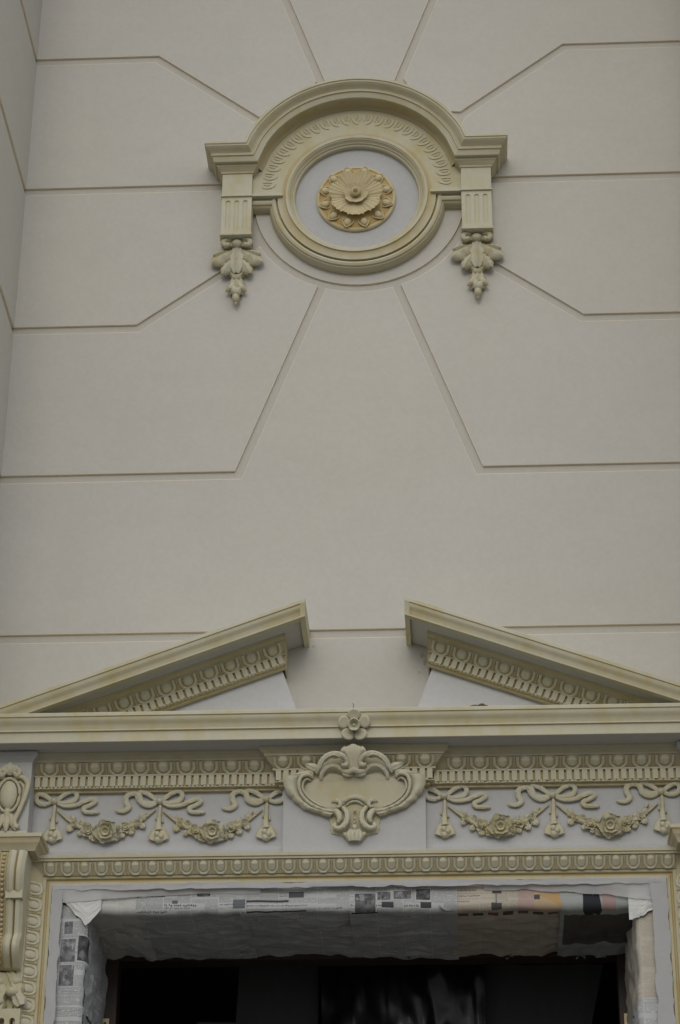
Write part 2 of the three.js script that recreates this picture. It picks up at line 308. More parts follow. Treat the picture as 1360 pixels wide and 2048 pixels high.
{
  const c = thing('centre_block', 'grey block breaking forward in the middle of the frieze behind the cartouche', 'frieze block', [CXO, 4.45, 0.10]);
  const zc = 0.10, a = CXO - XCB, b = CXO + XCB, path = [[a, ZF - 0.02], [a, zc], [b, zc], [b, ZF - 0.02]];
  part('panel_board', [box(a, b, 4.30, 4.74, ZF + 0.001, zc)], M.grey, c);
  part('bed_moulding', [sweepPlan(BED, path, YC + 0.0)], M.cream, c);
  part('egg_bed', [sweepPlan(BED_EGG, path, YC)], M.bed, c);
  part('dentil_bed', [sweepPlan(BED_LOW, path, YC)], M.warm, c);
  eggCourse(c, a - 0.038, b + 0.038, YC - 0.0432, zc + 0.043, 7);
  dentils(c, a - 0.027, b + 0.027, zc); fret(c, a - 0.02, b + 0.02, zc);
}
{ // architrave: mitred frame round the opening, egg course on all three sides
  const f = thing('door_surround', 'cream moulded door surround with a course of small eggs round the opening', 'door surround', [0.005, 0, 0.07]);
  const xi = 0.96, yt = 4.226, cx = 0.005, path = [[cx - xi, 0], [cx - xi, yt], [cx + xi, yt], [cx + xi, 0]];
  const inner = [[0, 0.03, 0], [0, 0.080, 0.1], [0.002, 0.084, 0], [0.011, 0.084, 0.15], [0.013, 0.078, 0.6], [0.019, 0.078, 0.65], [0.021, 0.086, 0.3], [0.024, 0.088, 0.1], [0.031, 0.089, 0.1], [0.033, 0.094, 0.5]];
  const bed = [[0.033, 0.094, 1], [0.066, 0.112, 1]];
  const outer = [[0.066, 0.112, 0.8], [0.068, 0.122, 0.2], [0.074, 0.123, 0], [0.0755, 0.128, 0.3], [0.086, 0.130, 0.1], [0.0875, 0.126, 0.6], [0.0885, 0.0, 0.4]];
  part('inner_moulding', [sweepFace(inner, path)], M.warm, f);
  part('egg_bed', [sweepFace(bed, path)], M.bed, f);
  part('outer_moulding', [sweepFace(outer, path)], M.cream, f);
  const n = 37, x0 = cx - xi - 0.034, x1 = cx + xi + 0.034;
  for (let i = 0; i < n; i++) { const x = x0 + (i + 0.5) * (x1 - x0) / n; piece('egg', LEGG, M.cream, f, [x, yt + 0.0485, 0.104]); if (i) piece('dart', LDART, M.cream, f, [x0 + i * (x1 - x0) / n, yt + 0.0485, 0.104]); }
  for (const s of [-1, 1]) for (let i = 0; i < 16; i++) { const y = yt + 0.015 - LP * (i + 0.6), x = cx + s * (xi + 0.0495), z = 0.104, q = s < 0 ? Math.PI / 2 : -Math.PI / 2; piece('egg', JEGG, M.cream, f, [x, y, z], q); piece('dart', JDART, M.cream, f, [x, y - LP / 2, z], q); }
  // the hollow between frieze and frame
  part('cove', [sweepPlan([[0.0, 0.060, 0], [0.002, 0.044, 0.1], [0.010, 0.028, 0.2], [0.026, 0.012, 0.45], [0.046, 0.003, 0.8], [0.055, 0.0, 0.7], [0.058, -0.003, 0.1], [0.058, -0.010, 0]], [[-XPI, ZF], [XPI, ZF]], 4.313, 1.0)], M.grey, f);
}

// ------------------------------------------------------------------ broken pediment
const SL = 0.372, RA = Math.atan(SL), XA = 0.163, YA = 5.146; // slope, its angle, top of the cut end
function halfPediment(s, label) {
  const t = thing('raking_cornice', label, 'pediment half', [s * XA, YA, 0]);
  const shear = (g) => { g = mirrorIf(g); const p = g.attributes.position; for (let i = 0; i < p.count; i++) p.setY(i, p.getY(i) - SL * (Math.abs(p.getX(i)) - XA)); g.deleteAttribute('normal'); return toCreasedNormals(g, 0.5); };
  const mirrorIf = (g) => (s > 0 ? prep(g.clone()) : mirrorX(prep(g.clone())));
  const XE = XW, k = 1.06, kk = (pr) => pr.map(([d, y, g]) => [d, y * k, g]);
  const prof = [[0, 0.004, 0.1], [0.238, 0.0, 0], [0.24, -0.002, 0], [0.24, -0.013, 0], [0.236, -0.015, 0.8], ...cyma(0.236, -0.017, 0.222, -0.047, 6, 0.1, 0.3), [0.221, -0.049, 0.6], [0.227, -0.050, 0], [0.227, -0.056, 0], [0.224, -0.057, 0.2], [0.205, -0.057, 0.2], [0.205, -0.045, 0.5]];
  part('corona', [shear(sweepPlan(kk(prof), [[XE, 0], [XA, 0]].map((p) => [p[0], p[1]]).reverse(), YA))], M.cream, t);
  // the cut end
  const end = new THREE.Shape([[0, 0.004], [0.238, 0], [0.24, -0.0138], [0.226, -0.05], [0.226, -0.06], [0, -0.06]].map(([z, y]) => new THREE.Vector2(-z, YA + y)));
  part('end_return', [shear(prep(new THREE.ExtrudeGeometry(end, { depth: 0.016, bevelEnabled: false }).rotateY(Math.PI / 2).translate(XA - 0.001, 0, 0)))], M.warm, t);
  part('soffit', [shear(box(XA + 0.0155, XE, YA - 0.047, YA - 0.038, 0.002, 0.2045))], M.soffit, t);
  const yb = YA - 0.046, xb = 0.238, zf = 0.06, path = [[xb, -0.005], [xb, zf], [XE, zf]];
  const kb = 0.87, dn = (pr) => pr.map(([d, y, g]) => [d, y * kb, g]);
  const noRet = (pr) => { const g = sweepPlan(dn(pr), [[xb - 0.001, zf], [XE, zf]], yb); return shear(g); };
  const cap = (pr) => shear(prep(new THREE.ExtrudeGeometry(new THREE.Shape([[-0.0, 0.004], ...pr, [0, -0.114]].map(([d, y]) => new THREE.Vector2(-(d + (d ? zf : 0)), yb + y * kb))), { depth: 0.004, bevelEnabled: false }).rotateY(Math.PI / 2).translate(xb - 0.0045, 0, 0)));
  part('bed_moulding', [noRet(BED)], M.warm, t);
  part('egg_bed', [noRet(BED_EGG)], M.bed, t);
  part('dentil_bed', [noRet(BED_LOW)], M.warm, t);
  part('bed_end', [cap([...BED.slice(1), ...BED_EGG, ...BED_LOW.slice(0, -1)])], M.bed, t);
  const along = (u, y, z) => [s * (xb + u * Math.cos(RA)), yb + y * kb - SL * (xb - XA) - u * Math.sin(RA), z];
  for (let u = EP * 0.55, i = 0; u < 0.84; u += EP, i++) { piece('egg', EGG, M.cream, t, along(u, -0.0432, zf + 0.043), -s * RA); piece('dart', DART, M.cream, t, along(u + EP / 2, -0.0432, zf + 0.043), -s * RA); }
  for (let u = DP * 0.55; u < 0.78; u += DP) piece('dentil', DENTIL, M.cream, t, along(u, -0.0825, zf + 0.0277), -s * RA);
  const fr = []; for (let u = 0.006, q = 0; u < 0.76; u += DP / 2, q++) if (q % 4 !== 3) fr.push(box(-0.004, 0.0045, -0.0035, 0.0035, -0.01, 0.0085).rotateZ(-s * RA).translate(...along(u + 0.004, -0.101, zf + 0.023)));
  part('fret_strip', fr, M.cream, t).userData.kind = 'stuff';
  // the smooth panel behind, its end cut square to the slope
  const ty = (x) => YA - 0.16 - SL * (x - XA), pan = new THREE.Shape([[0.262, ty(0.262) + 0.06], [0.253, 4.992], [0.198, 4.832], [0.172, 4.748], [1.0, 4.748], [0.72, ty(0.72) + 0.06]].map(([x, y]) => new THREE.Vector2(s * x, y)));
  part('tympanum', [prep(new THREE.ExtrudeGeometry(pan, { depth: 0.052, bevelEnabled: false }).translate(0, 0, 0.002))], M.pale, t);
}
halfPediment(-1, 'rising half of the broken pediment over the frieze beside the oval shield');
halfPediment(1, 'falling half of the broken pediment above the debris lying on the cornice');

// ------------------------------------------------------------------ round ornament with its arched hood
const HX = -0.008, HY = 6.932;
{
  const h = thing('arched_hood', 'cream arched hood moulding with a round moulded ring and a leaf band under it', 'hood moulding', [HX, HY, 0]);
  const rail = [[0.068, 0.0, 0.2], [0.068, 0.148, 0], [0.066, 0.15, 0], [0.057, 0.15, 0], [0.055, 0.146, 0.6], ...cyma(0, 0, 1, 1, 6).map(([a, b]) => [0.054 - 0.027 * b, 0.146 - 0.024 * a, 0.1 + 0.3 * b]), [0.026, 0.119, 0.5], [0.025, 0.124, 0.1], [0.021, 0.124, 0], [0.019, 0.118, 0.4], [0.003, 0.113, 0.05], [0.0, 0.111, 0.1], [0.0, 0.095, 0.5]];
  const yr = 7.024, th = Math.asin((yr - HY) / 0.375), xl = 0.494; // the moulding runs level, over the arch and level again; its ends return to the wall
  const arc = arcPath(HX, HY, 0.375, Math.PI - th, th, 72).filter((_, i) => i === 0 || i === 72 || (i > 5 && i < 67)), pathR = [[HX - xl, yr], ...arc, [HX + xl, yr]], NR = offsets(pathR);
  const RP = (i, j) => { const [hh, z] = rail[i], e = Math.max(0, z - 0.075), n = pathR.length; return [pathR[j][0] + NR[j][0] * hh + (j === 0 ? -e * 0.86 : j === n - 1 ? e * 0.86 : 0), pathR[j][1] + NR[j][1] * hh, z]; };
  part('arch_moulding', [toCreasedNormals(prep(quads(rail.length, pathR.length, RP, (i) => rail[i][2])), 0.5)], M.cream, h);
  const inSof = [[0.0, 0.0955, 0.5], [0.0, 0.070, 0.5], [-0.004, 0.062, 0.6], [-0.012, 0.055, 0.4], [-0.014, 0.045, 0.5]];
  part('arch_soffit', [sweepFace(inSof, arc, false, 0.5)], M.warm, h);
  for (const s of [-1, 1]) { const E = (i, j) => { const [hh, z] = rail[i]; return [HX + s * (xl + Math.max(0, z - 0.075) * 0.86), yr + hh, j ? 0 : z]; }; part('end_return', [toCreasedNormals(prep(quads(rail.length, 2, E, (i) => rail[i][2])), 0.5)], M.cream, h); }
  // band of leaves between the ring and the arch, its feet on small fillets
  const band = new THREE.Shape(); const b1 = 0.40, b0 = 0.272, yb = 6.912;
  band.moveTo(HX - b1, yb); for (const p of arcPath(HX, HY, b1, Math.PI, 0, 48)) band.lineTo(...p); band.lineTo(HX + b1, yb); band.lineTo(HX + 0.275, yb); for (const p of arcPath(HX, 6.908, 0.275, 0.02, Math.PI - 0.02, 48)) band.lineTo(...p); band.lineTo(HX - 0.275, yb);
  part('leaf_band', [prep(new THREE.ExtrudeGeometry(band, { depth: 0.05, bevelEnabled: false, curveSegments: 1 }))], M.warm, h);
  const mt = join([limb([[-0.008, 0.017, 0], [-0.011, 0.004, 0.002], [-0.004, -0.012, 0.002], [0.004, -0.017, 0.001]], [0.0025, 0.004, 0.002], 0.9, 10, 5), limb([[0.004, 0.016, 0], [0.008, 0.004, 0.002], [0.006, -0.008, 0.002]], [0.002, 0.0034, 0.002], 0.9, 8, 5), at(blob(0.0035, 0.009, 0.005, 0, 6), -0.001, 0.004)]);
  mt.scale(1.45, 1.5, 0.45); glazeZ(mt, 0, 0.004, 0.5); boxUV(mt);
  for (let i = 0; i < 25; i++) { const a = 0.10 + (Math.PI - 0.2) * i / 24; piece('leaf_motif', mt, M.warm, h, [HX + 0.327 * Math.cos(a), HY + 0.327 * Math.sin(a) - 0.006, 0.051], a - Math.PI / 2, h, i < 12 ? -1 : 1); }
  for (const s of [-1, 1]) part('band_fillet', [box(HX + Math.min(s * 0.272, s * 0.39), HX + Math.max(s * 0.272, s * 0.39), 6.901, 6.9115, 0.0, 0.062), box(HX + Math.min(s * 0.290, s * 0.388), HX + Math.max(s * 0.290, s * 0.388), 6.9125, 6.921, 0.0505, 0.056)], M.cream, h);
  // the ring
  const lathe = (pts, glz) => { const P = (i, j) => { const a = j / 96 * 2 * Math.PI; return [HX + pts[i][0] * Math.cos(a), 6.908 + pts[i][0] * Math.sin(a), pts[i][1]]; }; return toCreasedNormals(prep(quads(pts.length, 97, P, (i) => pts[i][2] ?? 0)), 0.5); };
  part('ring_moulding', [lathe([[0.228, 0.012, 0.4], [0.2285, 0.032, 0.3], [0.232, 0.036, 0], [0.236, 0.037, 0.1], [0.237, 0.042, 0.5], ...cyma(0, 0, 1, 1, 4).map(([a, b]) => [0.238 + 0.013 * b, 0.043 + 0.012 * a, 0.25]), [0.252, 0.058, 0.1], [0.262, 0.058, 0], [0.264, 0.052, 0.8], [0.292, 0.048, 0.1], [0.293, 0.036, 1], [0.297, 0.036, 0.9], [0.299, 0.044, 0.2], [0.306, 0.046, 0], [0.314, 0.042, 0.1], [0.3155, 0.036, 0.7], [0.320, 0.034, 0.3], [0.325, 0.026, 0.1], [0.327, 0.0, 0.5]])], M.cream, h);
  // the ring's outer roll runs out level to the brackets
  for (const s of [-1, 1]) { const p = [[0.036, 0.03, 0.8], [0.030, 0.044, 0.1], [0.022, 0.046, 0], [0.014, 0.042, 0.2], [0.0125, 0.036, 0.7], [0.008, 0.034, 0.2], [0.003, 0.026, 0.1], [0, 0, 0.5]]; const x = (v) => HX + s * v, pa = [[x(0.387), 6.862], [x(0.300), 6.862]]; part('ear_moulding', [sweepFace(p, s < 0 ? pa : pa.reverse())], M.cream, h); }
  part('ear_board', [box(HX - 0.388, HX - 0.285, 6.897, 6.9005, 0.002, 0.04), box(HX + 0.285, HX + 0.388, 6.897, 6.9005, 0.002, 0.04)], M.warm, h);
  part('disc_field', [new THREE.CylinderGeometry(0.2285, 0.2285, 0.014, 72).rotateX(Math.PI / 2).translate(HX, 6.908, 0.009)], M.grey, h);
}
function bracket(s, label) { // fluted bracket carrying one end of the hood
  const xc = HX + s * 0.44, b = thing('fluted_bracket', label, 'bracket', [xc, 6.72, 0.0], 'fluted brackets under the ends of the arched hood');
  const w = 0.055, z = 0.075, x0 = xc - w, x1 = xc + w, yt = 7.092;
  const outer = [[x0, 0], [x0, z], [x1, z], [x1, 0.0]];
  const pr = [[-0.01, -0.0685, 0.2], [0.022, -0.0685, 0.5], [0.020, -0.076, 0.1], [0.017, -0.078, 0.5], [0.009, -0.089, 0.2], [0.006, -0.091, 0.1], [0.004, -0.098, 0.5], [0, -0.099, 0.8]];
  part('capping', [sweepPlan(pr, outer, yt)], M.cream, b);
  part('block', [box(x0, x1, 6.897, 7.026, 0, z)], M.cream, b);
  // lower block with three sunk flutes
  const sh = new THREE.Shape([[x0, 6.725], [x1, 6.725], [x1, 6.893], [x0, 6.893]].map((p) => new THREE.Vector2(...p)));
  for (const q of [-1, 0, 1]) { const c = xc + q * 0.0315, r = 0.0088, hole = new THREE.Path(); hole.moveTo(c - r, 6.752); for (const p of arcPath(c, 6.752, r, Math.PI, 2 * Math.PI, 8)) hole.lineTo(...p); for (const p of arcPath(c, 6.868, r, 0, Math.PI, 8)) hole.lineTo(...p); sh.holes.push(hole); part('flute', [box(c - 0.010, c + 0.010, 6.741, 6.879, 0.055, 0.0672)], M.warm, b); }
  part('fluted_block', [prep(new THREE.ExtrudeGeometry(sh, { depth: z - 0.004, bevelEnabled: false, curveSegments: 1 }))], M.cream, b);
  part('fillet', [box(x0 - 0.003, x1 + 0.003, 6.892, 6.898, 0, z + 0.003), box(x0 - 0.003, x1 + 0.003, 6.7185, 6.7262, 0, z + 0.0035)], M.cream, b);
  return b;
}
bracket(-1, 'fluted bracket under the hood end nearer the wall corner');
bracket(1, 'fluted bracket under the hood end farther from the wall corner');
function leafDrop(s, label) { // scrolled acanthus leaf with a husk and a bud
  const xc = HX + s * 0.437, t = thing('acanthus_drop', label, 'leaf ornament', [xc, 6.72, 0], 'acanthus drops under the fluted brackets');
  const g = (list) => { const q = join(list); q.translate(0, -6.72, 0).scale(1, 0.90, 1).translate(0, 6.72, 0); q.scale(1, 1, 0.84); return glazeZ(q, 0.0, 0.042, 0.8); };
  const X = (x) => xc + x;
  part('scroll', [g(sym([limb([[0.018, 6.712, 0.05], [0.034, 6.716, 0.058], [0.048, 6.704, 0.06], [0.044, 6.688, 0.06], [0.032, 6.688, 0.062], [0.031, 6.698, 0.064]].map(([x, y, z]) => [x, y, z]), [0.008, 0.011, 0.011, 0.009, 0.007], 1.2, 20, 8)]).concat([box(-0.05, 0.05, 6.69, 6.718, 0.0, 0.052), at(blob(0.02, 0.018, 0.02), 0, 6.70, 0.052)]).map((q) => prep(q).translate(xc, 0, 0)))], M.cream, t);
  const lobe = (a, len, w, h) => leaf(len, (v) => w * (0.25 + 0.75 * Math.sin(Math.PI * Math.min(1, 0.15 + v * 0.85))) * (1 + 0.22 * Math.sin(v * 14)), h, 3, 16, 10, 0.02);
  const ks = [[0, 0.030], [0.14, 0.032], [0.28, 0.042], [0.42, 0.070], [0.54, 0.088], [0.66, 0.090], [0.74, 0.074], [0.80, 0.050], [0.92, 0.044], [1, 0.022]];
  const hw = (v) => { let i = 0; while (i < ks.length - 2 && v > ks[i + 1][0]) i++; const t = (v - ks[i][0]) / (ks[i + 1][0] - ks[i][0]); return ks[i][1] + (ks[i + 1][1] - ks[i][1]) * t; };
  const LP2 = (i, j) => { const v = i / 30, u = j / 28 * 2 - 1, w = hw(v) * 0.62, x = w * u, edge = Math.min(1, (1 - Math.abs(u)) * 6); return [x, 6.695 - 0.142 * v, 0.004 + edge * (0.022 + 0.010 * Math.exp(-Math.pow(x / 0.03, 2)))]; };
  const LF = [toCreasedNormals(prep(quads(31, 29, LP2)), 1.0)], lf = (len, w, hgt, ribs, curl) => leaf(len, (v) => w * (0.45 + 0.6 * Math.sin(Math.PI * Math.min(1, 0.05 + v * 0.80))) * (1 + 0.13 * Math.sin(v * 20)) * (v > 0.88 ? 1 - (v - 0.88) * 5 : 1), hgt, ribs, 20, 14, curl);
  for (const q of [-1, 1]) {
    LF.push(at(lf(0.104, 0.030, 0.032, 1, 0.004), q * 0.006, 6.676, 0.018, Math.PI + q * 0.98));
    LF.push(at(lf(0.078, 0.021, 0.034, 1, 0.006), q * 0.014, 6.630, 0.022, Math.PI + q * 0.46));
    LF.push(at(lf(0.060, 0.016, 0.030, 1, 0.004), q * 0.030, 6.668, 0.026, Math.PI + q * 1.28));
  }
  LF.push(at(lf(0.132, 0.026, 0.036, 2, 0.006), 0, 6.692, 0.028, Math.PI));
  part('leaf', [g(LF.map((q) => prep(q).translate(xc, 0, 0)))], M.cream, t);
  const HK = [at(blob(0.020, 0.022, 0.022), 0, 6.556, 0.020), at(leaf(0.085, (v) => 0.012 + 0.020 * Math.sin(Math.PI * Math.min(1, 0.1 + v * 0.7)), 0.034, 3, 12, 12, 0.004), 0, 6.558, 0.006, Math.PI)];
  for (const q of [-1, 1]) HK.push(limb([[q * 0.010, 6.522, 0.028], [q * 0.022, 6.496, 0.034], [q * 0.038, 6.482, 0.026]], [0.008, 0.012, 0.005], 0.8, 12, 8));
  part('husk', [g(HK.map((q) => prep(q).translate(xc, 0, 0)))], M.cream, t);
  part('bud', [g([at(blob(0.013, 0.026, 0.02), -0.006, 6.482, 0.03, 0.15), at(blob(0.013, 0.022, 0.02), 0.007, 6.476, 0.032, -0.2), at(blob(0.014, 0.021, 0.02), 0, 6.447, 0.03), at(blob(0.006, 0.012, 0.01), 0, 6.427, 0.026)].map((q) => prep(q).translate(xc, 0, 0)))], M.cream, t);
}
leafDrop(-1, 'acanthus leaf drop ending in a bud under the bracket nearer the wall corner');
leafDrop(1, 'acanthus leaf drop ending in a bud under the bracket farther from the wall corner');
{ // rosette in the middle of the disc
  const cx = HX - 0.003, cy = 6.905, r = thing('round_rosette', 'round yellowish flower rosette fixed in the middle of the grey disc', 'rosette', [cx, cy, 0.016]);
  const T = (g) => g.translate(cx, cy, 0.016);
  const P = (pts) => (i, j) => { const a = j / 60 * 2 * Math.PI; return [pts[i][0] * Math.cos(a), pts[i][0] * Math.sin(a), pts[i][1]]; };
  const dish = [[0.146, 0, 0.4], [0.147, 0.008, 0.2], [0.143, 0.013, 0], [0.136, 0.014, 0.3], [0.132, 0.011, 0.9], [0.100, 0.020, 0.7], [0.082, 0.024, 1], [0.0, 0.026, 1]];
  part('dish', [T(toCreasedNormals(prep(quads(dish.length, 61, P(dish), (i) => dish[i][2])), 0.5))], M.ochre, r);
  const eg = join([at(blob(0.0150, 0.0180, 0.012), 0, 0, 0.002), limb([[-0.019, 0.018, 0.002], [-0.019, 0, 0.004], [0, -0.023, 0.004], [0.019, 0, 0.004], [0.019, 0.018, 0.002]], [0.002, 0.0034, 0.002], 1, 14, 5)]); glazeZ(eg, 0, 0.012, 1); boxUV(eg);
  for (let i = 0; i < 12; i++) { const a = (i + 0.5) / 12 * 2 * Math.PI; piece('egg', eg, M.ochre, r, [cx + 0.116 * Math.cos(a), cy + 0.116 * Math.sin(a), 0.031], a + Math.PI / 2); }
  const sector = (n, R, z0, lift, h) => { const P = (i, j) => { const t = i / 12, u = j / 16 * 2 - 1, w = Math.PI / n * 1.06, r = R * t * (1 - 0.13 * Math.pow(Math.abs(u), 3) + 0.030 * Math.cos(u * 20) * t * t), f = u * w; return [r * Math.sin(f), r * Math.cos(f), z0 + lift * Math.pow(t, 1.6) + h * t * (Math.cos(u * 1.5) - 0.55 * Math.abs(Math.sin(u * 7.8)))]; }; const g = toCreasedNormals(prep(quads(13, 17, P)), 0.8); glazeZ(g, z0, lift + h, 0.55); return boxUV(g); };
  const pl = sector(7, 0.100, 0.0, 0.015, 0.010), p2 = sector(6, 0.046, 0.0, 0.013, 0.005);
  for (let i = 0; i < 7; i++) piece('petal', pl, M.ochre, r, [cx, cy, 0.042 + 0.0015 * (i % 2)], i / 7 * 2 * Math.PI + Math.PI);
  for (let i = 0; i < 6; i++) piece('inner_petal', p2, M.ochre, r, [cx, cy, 0.049 + 0.001 * (i % 2)], i / 6 * 2 * Math.PI + 0.3);
  part('button', [T(glazeZ(join([at(blob(0.020, 0.020, 0.014, 0.004), 0, 0, 0.052), at(blob(0.009, 0.009, 0.013), 0, 0, 0.064)]), 0.05, 0.03, 0.8))], M.ochre, r);
}

// ------------------------------------------------------------------ frieze ornaments: bows, drops, garlands
const ZR = ZF + 0.001;
function ribbon(pts, w = 0.0088, seg = 34) { // a flat ribbon with a raised edge
  const list = pts.map(([x, y, z = 0.006]) => [x, y, z]);
  return limb(list, [w * 0.8, w, w * 0.9, w, w * 0.75], 0.62, seg, 7);
}
function bowParts(t, kind, fx = 1) { // kind: 'right' tail, 'left' tail, 'both'; local coordinates about the knot
  const C = [t.position.x, t.position.y], G = (list) => glazeZ(join(list), 0, 0.011, 0.75).translate(C[0], C[1], ZR);
  const loopR = [[0.006, 0, 0.008], [0.035, 0.022, 0.011], [0.062, 0.032, 0.012], [0.072, 0.020, 0.010], [0.066, 0.003, 0.009], [0.034, -0.007, 0.008], [0.006, -0.002, 0.007]];
  const loopL = [[-0.006, 0, 0.008], [-0.028, 0.017, 0.011], [-0.050, 0.024, 0.012], [-0.059, 0.014, 0.010], [-0.053, -0.004, 0.009], [-0.030, -0.011, 0.008], [-0.006, -0.003, 0.007]];
  const big = (a, k) => a.map(([x, y, z]) => [x * k, y * k, z]);
  const tail = [[0.006, -0.005, 0.006], [0.036, -0.018, 0.007], [0.072, -0.015, 0.009], [0.100, -0.003, 0.012], [0.126, 0.004, 0.012], [0.133, -0.004, 0.010], [0.116, -0.016, 0.008], [0.096, -0.025, 0.007], [0.098, -0.036, 0.008], [0.120, -0.041, 0.009], [0.148, -0.040, 0.006]];
  const tailB = [[-0.006, -0.003, 0.006], [-0.034, -0.015, 0.008], [-0.058, -0.004, 0.010], [-0.066, 0.018, 0.012], [-0.088, 0.026, 0.012], [-0.108, 0.014, 0.010], [-0.106, -0.006, 0.008], [-0.099, -0.020, 0.007], [-0.114, -0.032, 0.008], [-0.142, -0.028, 0.006]];
  const mx = (a) => a.map(([x, y, z]) => [-x, y, z]);
  part('loop', [G([ribbon(kind === 'right' ? loopL : kind === 'left' ? mx(big(loopR, 0.92)) : mx(loopR))])], M.cream, t);
  part('loop', [G([ribbon(kind === 'left' ? mx(loopL) : loopR)])], M.cream, t);
  if (kind !== 'left') part('tail', [G([ribbon(tail, 0.0085, 44)])], M.cream, t);
  if (kind !== 'right') part('tail', [G([ribbon(tailB, 0.0098, 44)])], M.cream, t);
  part('knot', [G([at(blob(0.013, 0.011, 0.013), 0, -0.001, 0.008)])], M.cream, t);
}
function bow(x, y, kind, label) { const t = thing('ribbon_bow', label, 'bow', [x, y, ZR], 'plaster bows along the frieze'); bowParts(t, kind); return t; }
function drop(x, y, label) { // stem with a closed flower hanging from a bow
  const t = thing('flower_drop', label, 'flower drop', [x, y, ZR], 'flower drops hanging from the bows'), G = (list) => glazeZ(join(list), 0, 0.016, 0.75).translate(x, y, ZR);
  part('stem', [G([limb([[0.001, -0.010, 0.006], [-0.001, -0.05, 0.007], [-0.002, -0.085, 0.010], [0, -0.105, 0.013]], [0.0055, 0.006, 0.008, 0.015], 0.8, 18, 7), limb([[0.004, -0.02, 0.009], [0.003, -0.06, 0.011], [0.006, -0.09, 0.013]], [0.002, 0.0024, 0.002], 1, 10, 5), at(blob(0.004, 0.006, 0.004), -0.011, -0.058, 0.004), at(blob(0.004, 0.006, 0.004), 0.010, -0.068, 0.004)])], M.cream, t);
  for (const q of [-1, 1]) part('petal', [G([at(leaf(0.046, (v) => 0.012 * (0.6 + 0.7 * Math.sin(Math.PI * (0.1 + v * 0.75))), 0.012, 1, 10, 6, 0.006), q * 0.004, -0.092, 0.004, Math.PI + q * 0.42), at(blob(0.009, 0.007, 0.008, 0.002), q * 0.023, -0.127, 0.008)])], M.cream, t);
  part('flower_head', [G([at(blob(0.0175, 0.018, 0.018, 0.002), 0.001, -0.126, 0.008), at(blob(0.010, 0.010, 0.010), -0.003, -0.117, 0.020), at(blob(0.010, 0.009, 0.009), 0.008, -0.124, 0.019), at(blob(0.011, 0.010, 0.009), -0.002, -0.134, 0.016)])], M.cream, t);
}
const K = { l: [[-0.970, 4.514], [-0.630, 4.509], [-0.288, 4.512]], r: [[0.279, 4.513], [0.623, 4.511], [0.966, 4.518]] };
bow(...K.l[0], 'right', 'plaster bow beside the pier with the oval shield, one tail trailing towards the next bow');
bow(...K.l[1], 'both', 'middle plaster bow between the oval shield and the cartouche, with two tails');
bow(...K.l[2], 'left', 'plaster bow by the cartouche, its single tail trailing towards the oval shield');
bow(...K.r[0], 'right', 'plaster bow by the cartouche, its single tail trailing away from the oval shield');
bow(...K.r[1], 'both', 'middle plaster bow of the frieze without a visible shield, with two tails');
bow(...K.r[2], 'left', 'plaster bow at the end of the frieze farthest from the oval shield');
const dropAt = ['beside the pier with the oval shield', 'under the middle bow between shield and cartouche', 'beside the cartouche on the side of the oval shield', 'beside the cartouche on the side away from the shield', 'under the middle bow beyond the cartouche', 'under the last bow, farthest from the oval shield'];
[...K.l, ...K.r].forEach(([x, y], i) => drop(x + 0.002, y, 'hanging flower drop ' + dropAt[i]));

function roseGeo(r) { // open rose: two rings of petals round a cup, lying in the xy plane
  const petals = [], n = 5;
  const one = (L, W, z0, lift, curl, ph) => { const P = (i, j) => { const v = i / 9, u = j / 12 * 2 - 1, w = W * (0.30 + 0.75 * Math.sin(Math.PI * Math.min(1, 0.08 + v * 0.68))) * (v > 0.85 ? 1 - (v - 0.85) * 2.2 : 1), e = v * v; return [w * u, L * (v - 0.10 * e * u * u * 2 + 0.03 * Math.cos(u * 9 + ph) * e), r * (z0 + lift * v + curl * e * v) + r * 0.16 * u * u * v + r * 0.05 * Math.sin(u * 7 + ph) * e - r * 0.07 * Math.exp(-u * u * 30) * v]; }; return toCreasedNormals(prep(quads(10, 13, P)), 1.0); };
  for (let i = 0; i < n; i++) petals.push(one(r * rr(0.96, 1.08), r * rr(0.50, 0.58), 0.10, rr(0.16, 0.3), rr(-0.22, 0.02), i * 1.7).rotateZ(i / n * 2 * Math.PI + 0.31 + rr(-0.12, 0.12)));
  for (let i = 0; i < 4; i++) petals.push(one(r * rr(0.62, 0.70), r * rr(0.40, 0.46), 0.14, 0.55, rr(-0.2, 0), i * 2.3).rotateZ(i / 4 * 2 * Math.PI + 0.9 + rr(-0.2, 0.2)));
  const bell = [[0.18, 0.05], [0.31, 0.20], [0.37, 0.42], [0.37, 0.60], [0.32, 0.68], [0.25, 0.62], [0.20, 0.45], [0.10, 0.38], [0.0, 0.37]];
  const BP = (i, j) => { const a = j / 16 * 2 * Math.PI, k = 1 + 0.06 * Math.sin(a * 5) * (i > 1 && i < 6 ? 1 : 0); return [r * bell[i][0] * k * Math.cos(a), r * bell[i][0] * k * Math.sin(a), r * bell[i][1]]; };
  const cup = [toCreasedNormals(prep(quads(bell.length, 17, BP)), 0.9), at(blob(r * 0.10, r * 0.10, r * 0.10), 0, 0, r * 0.40)];
  return { petals, cup };
}
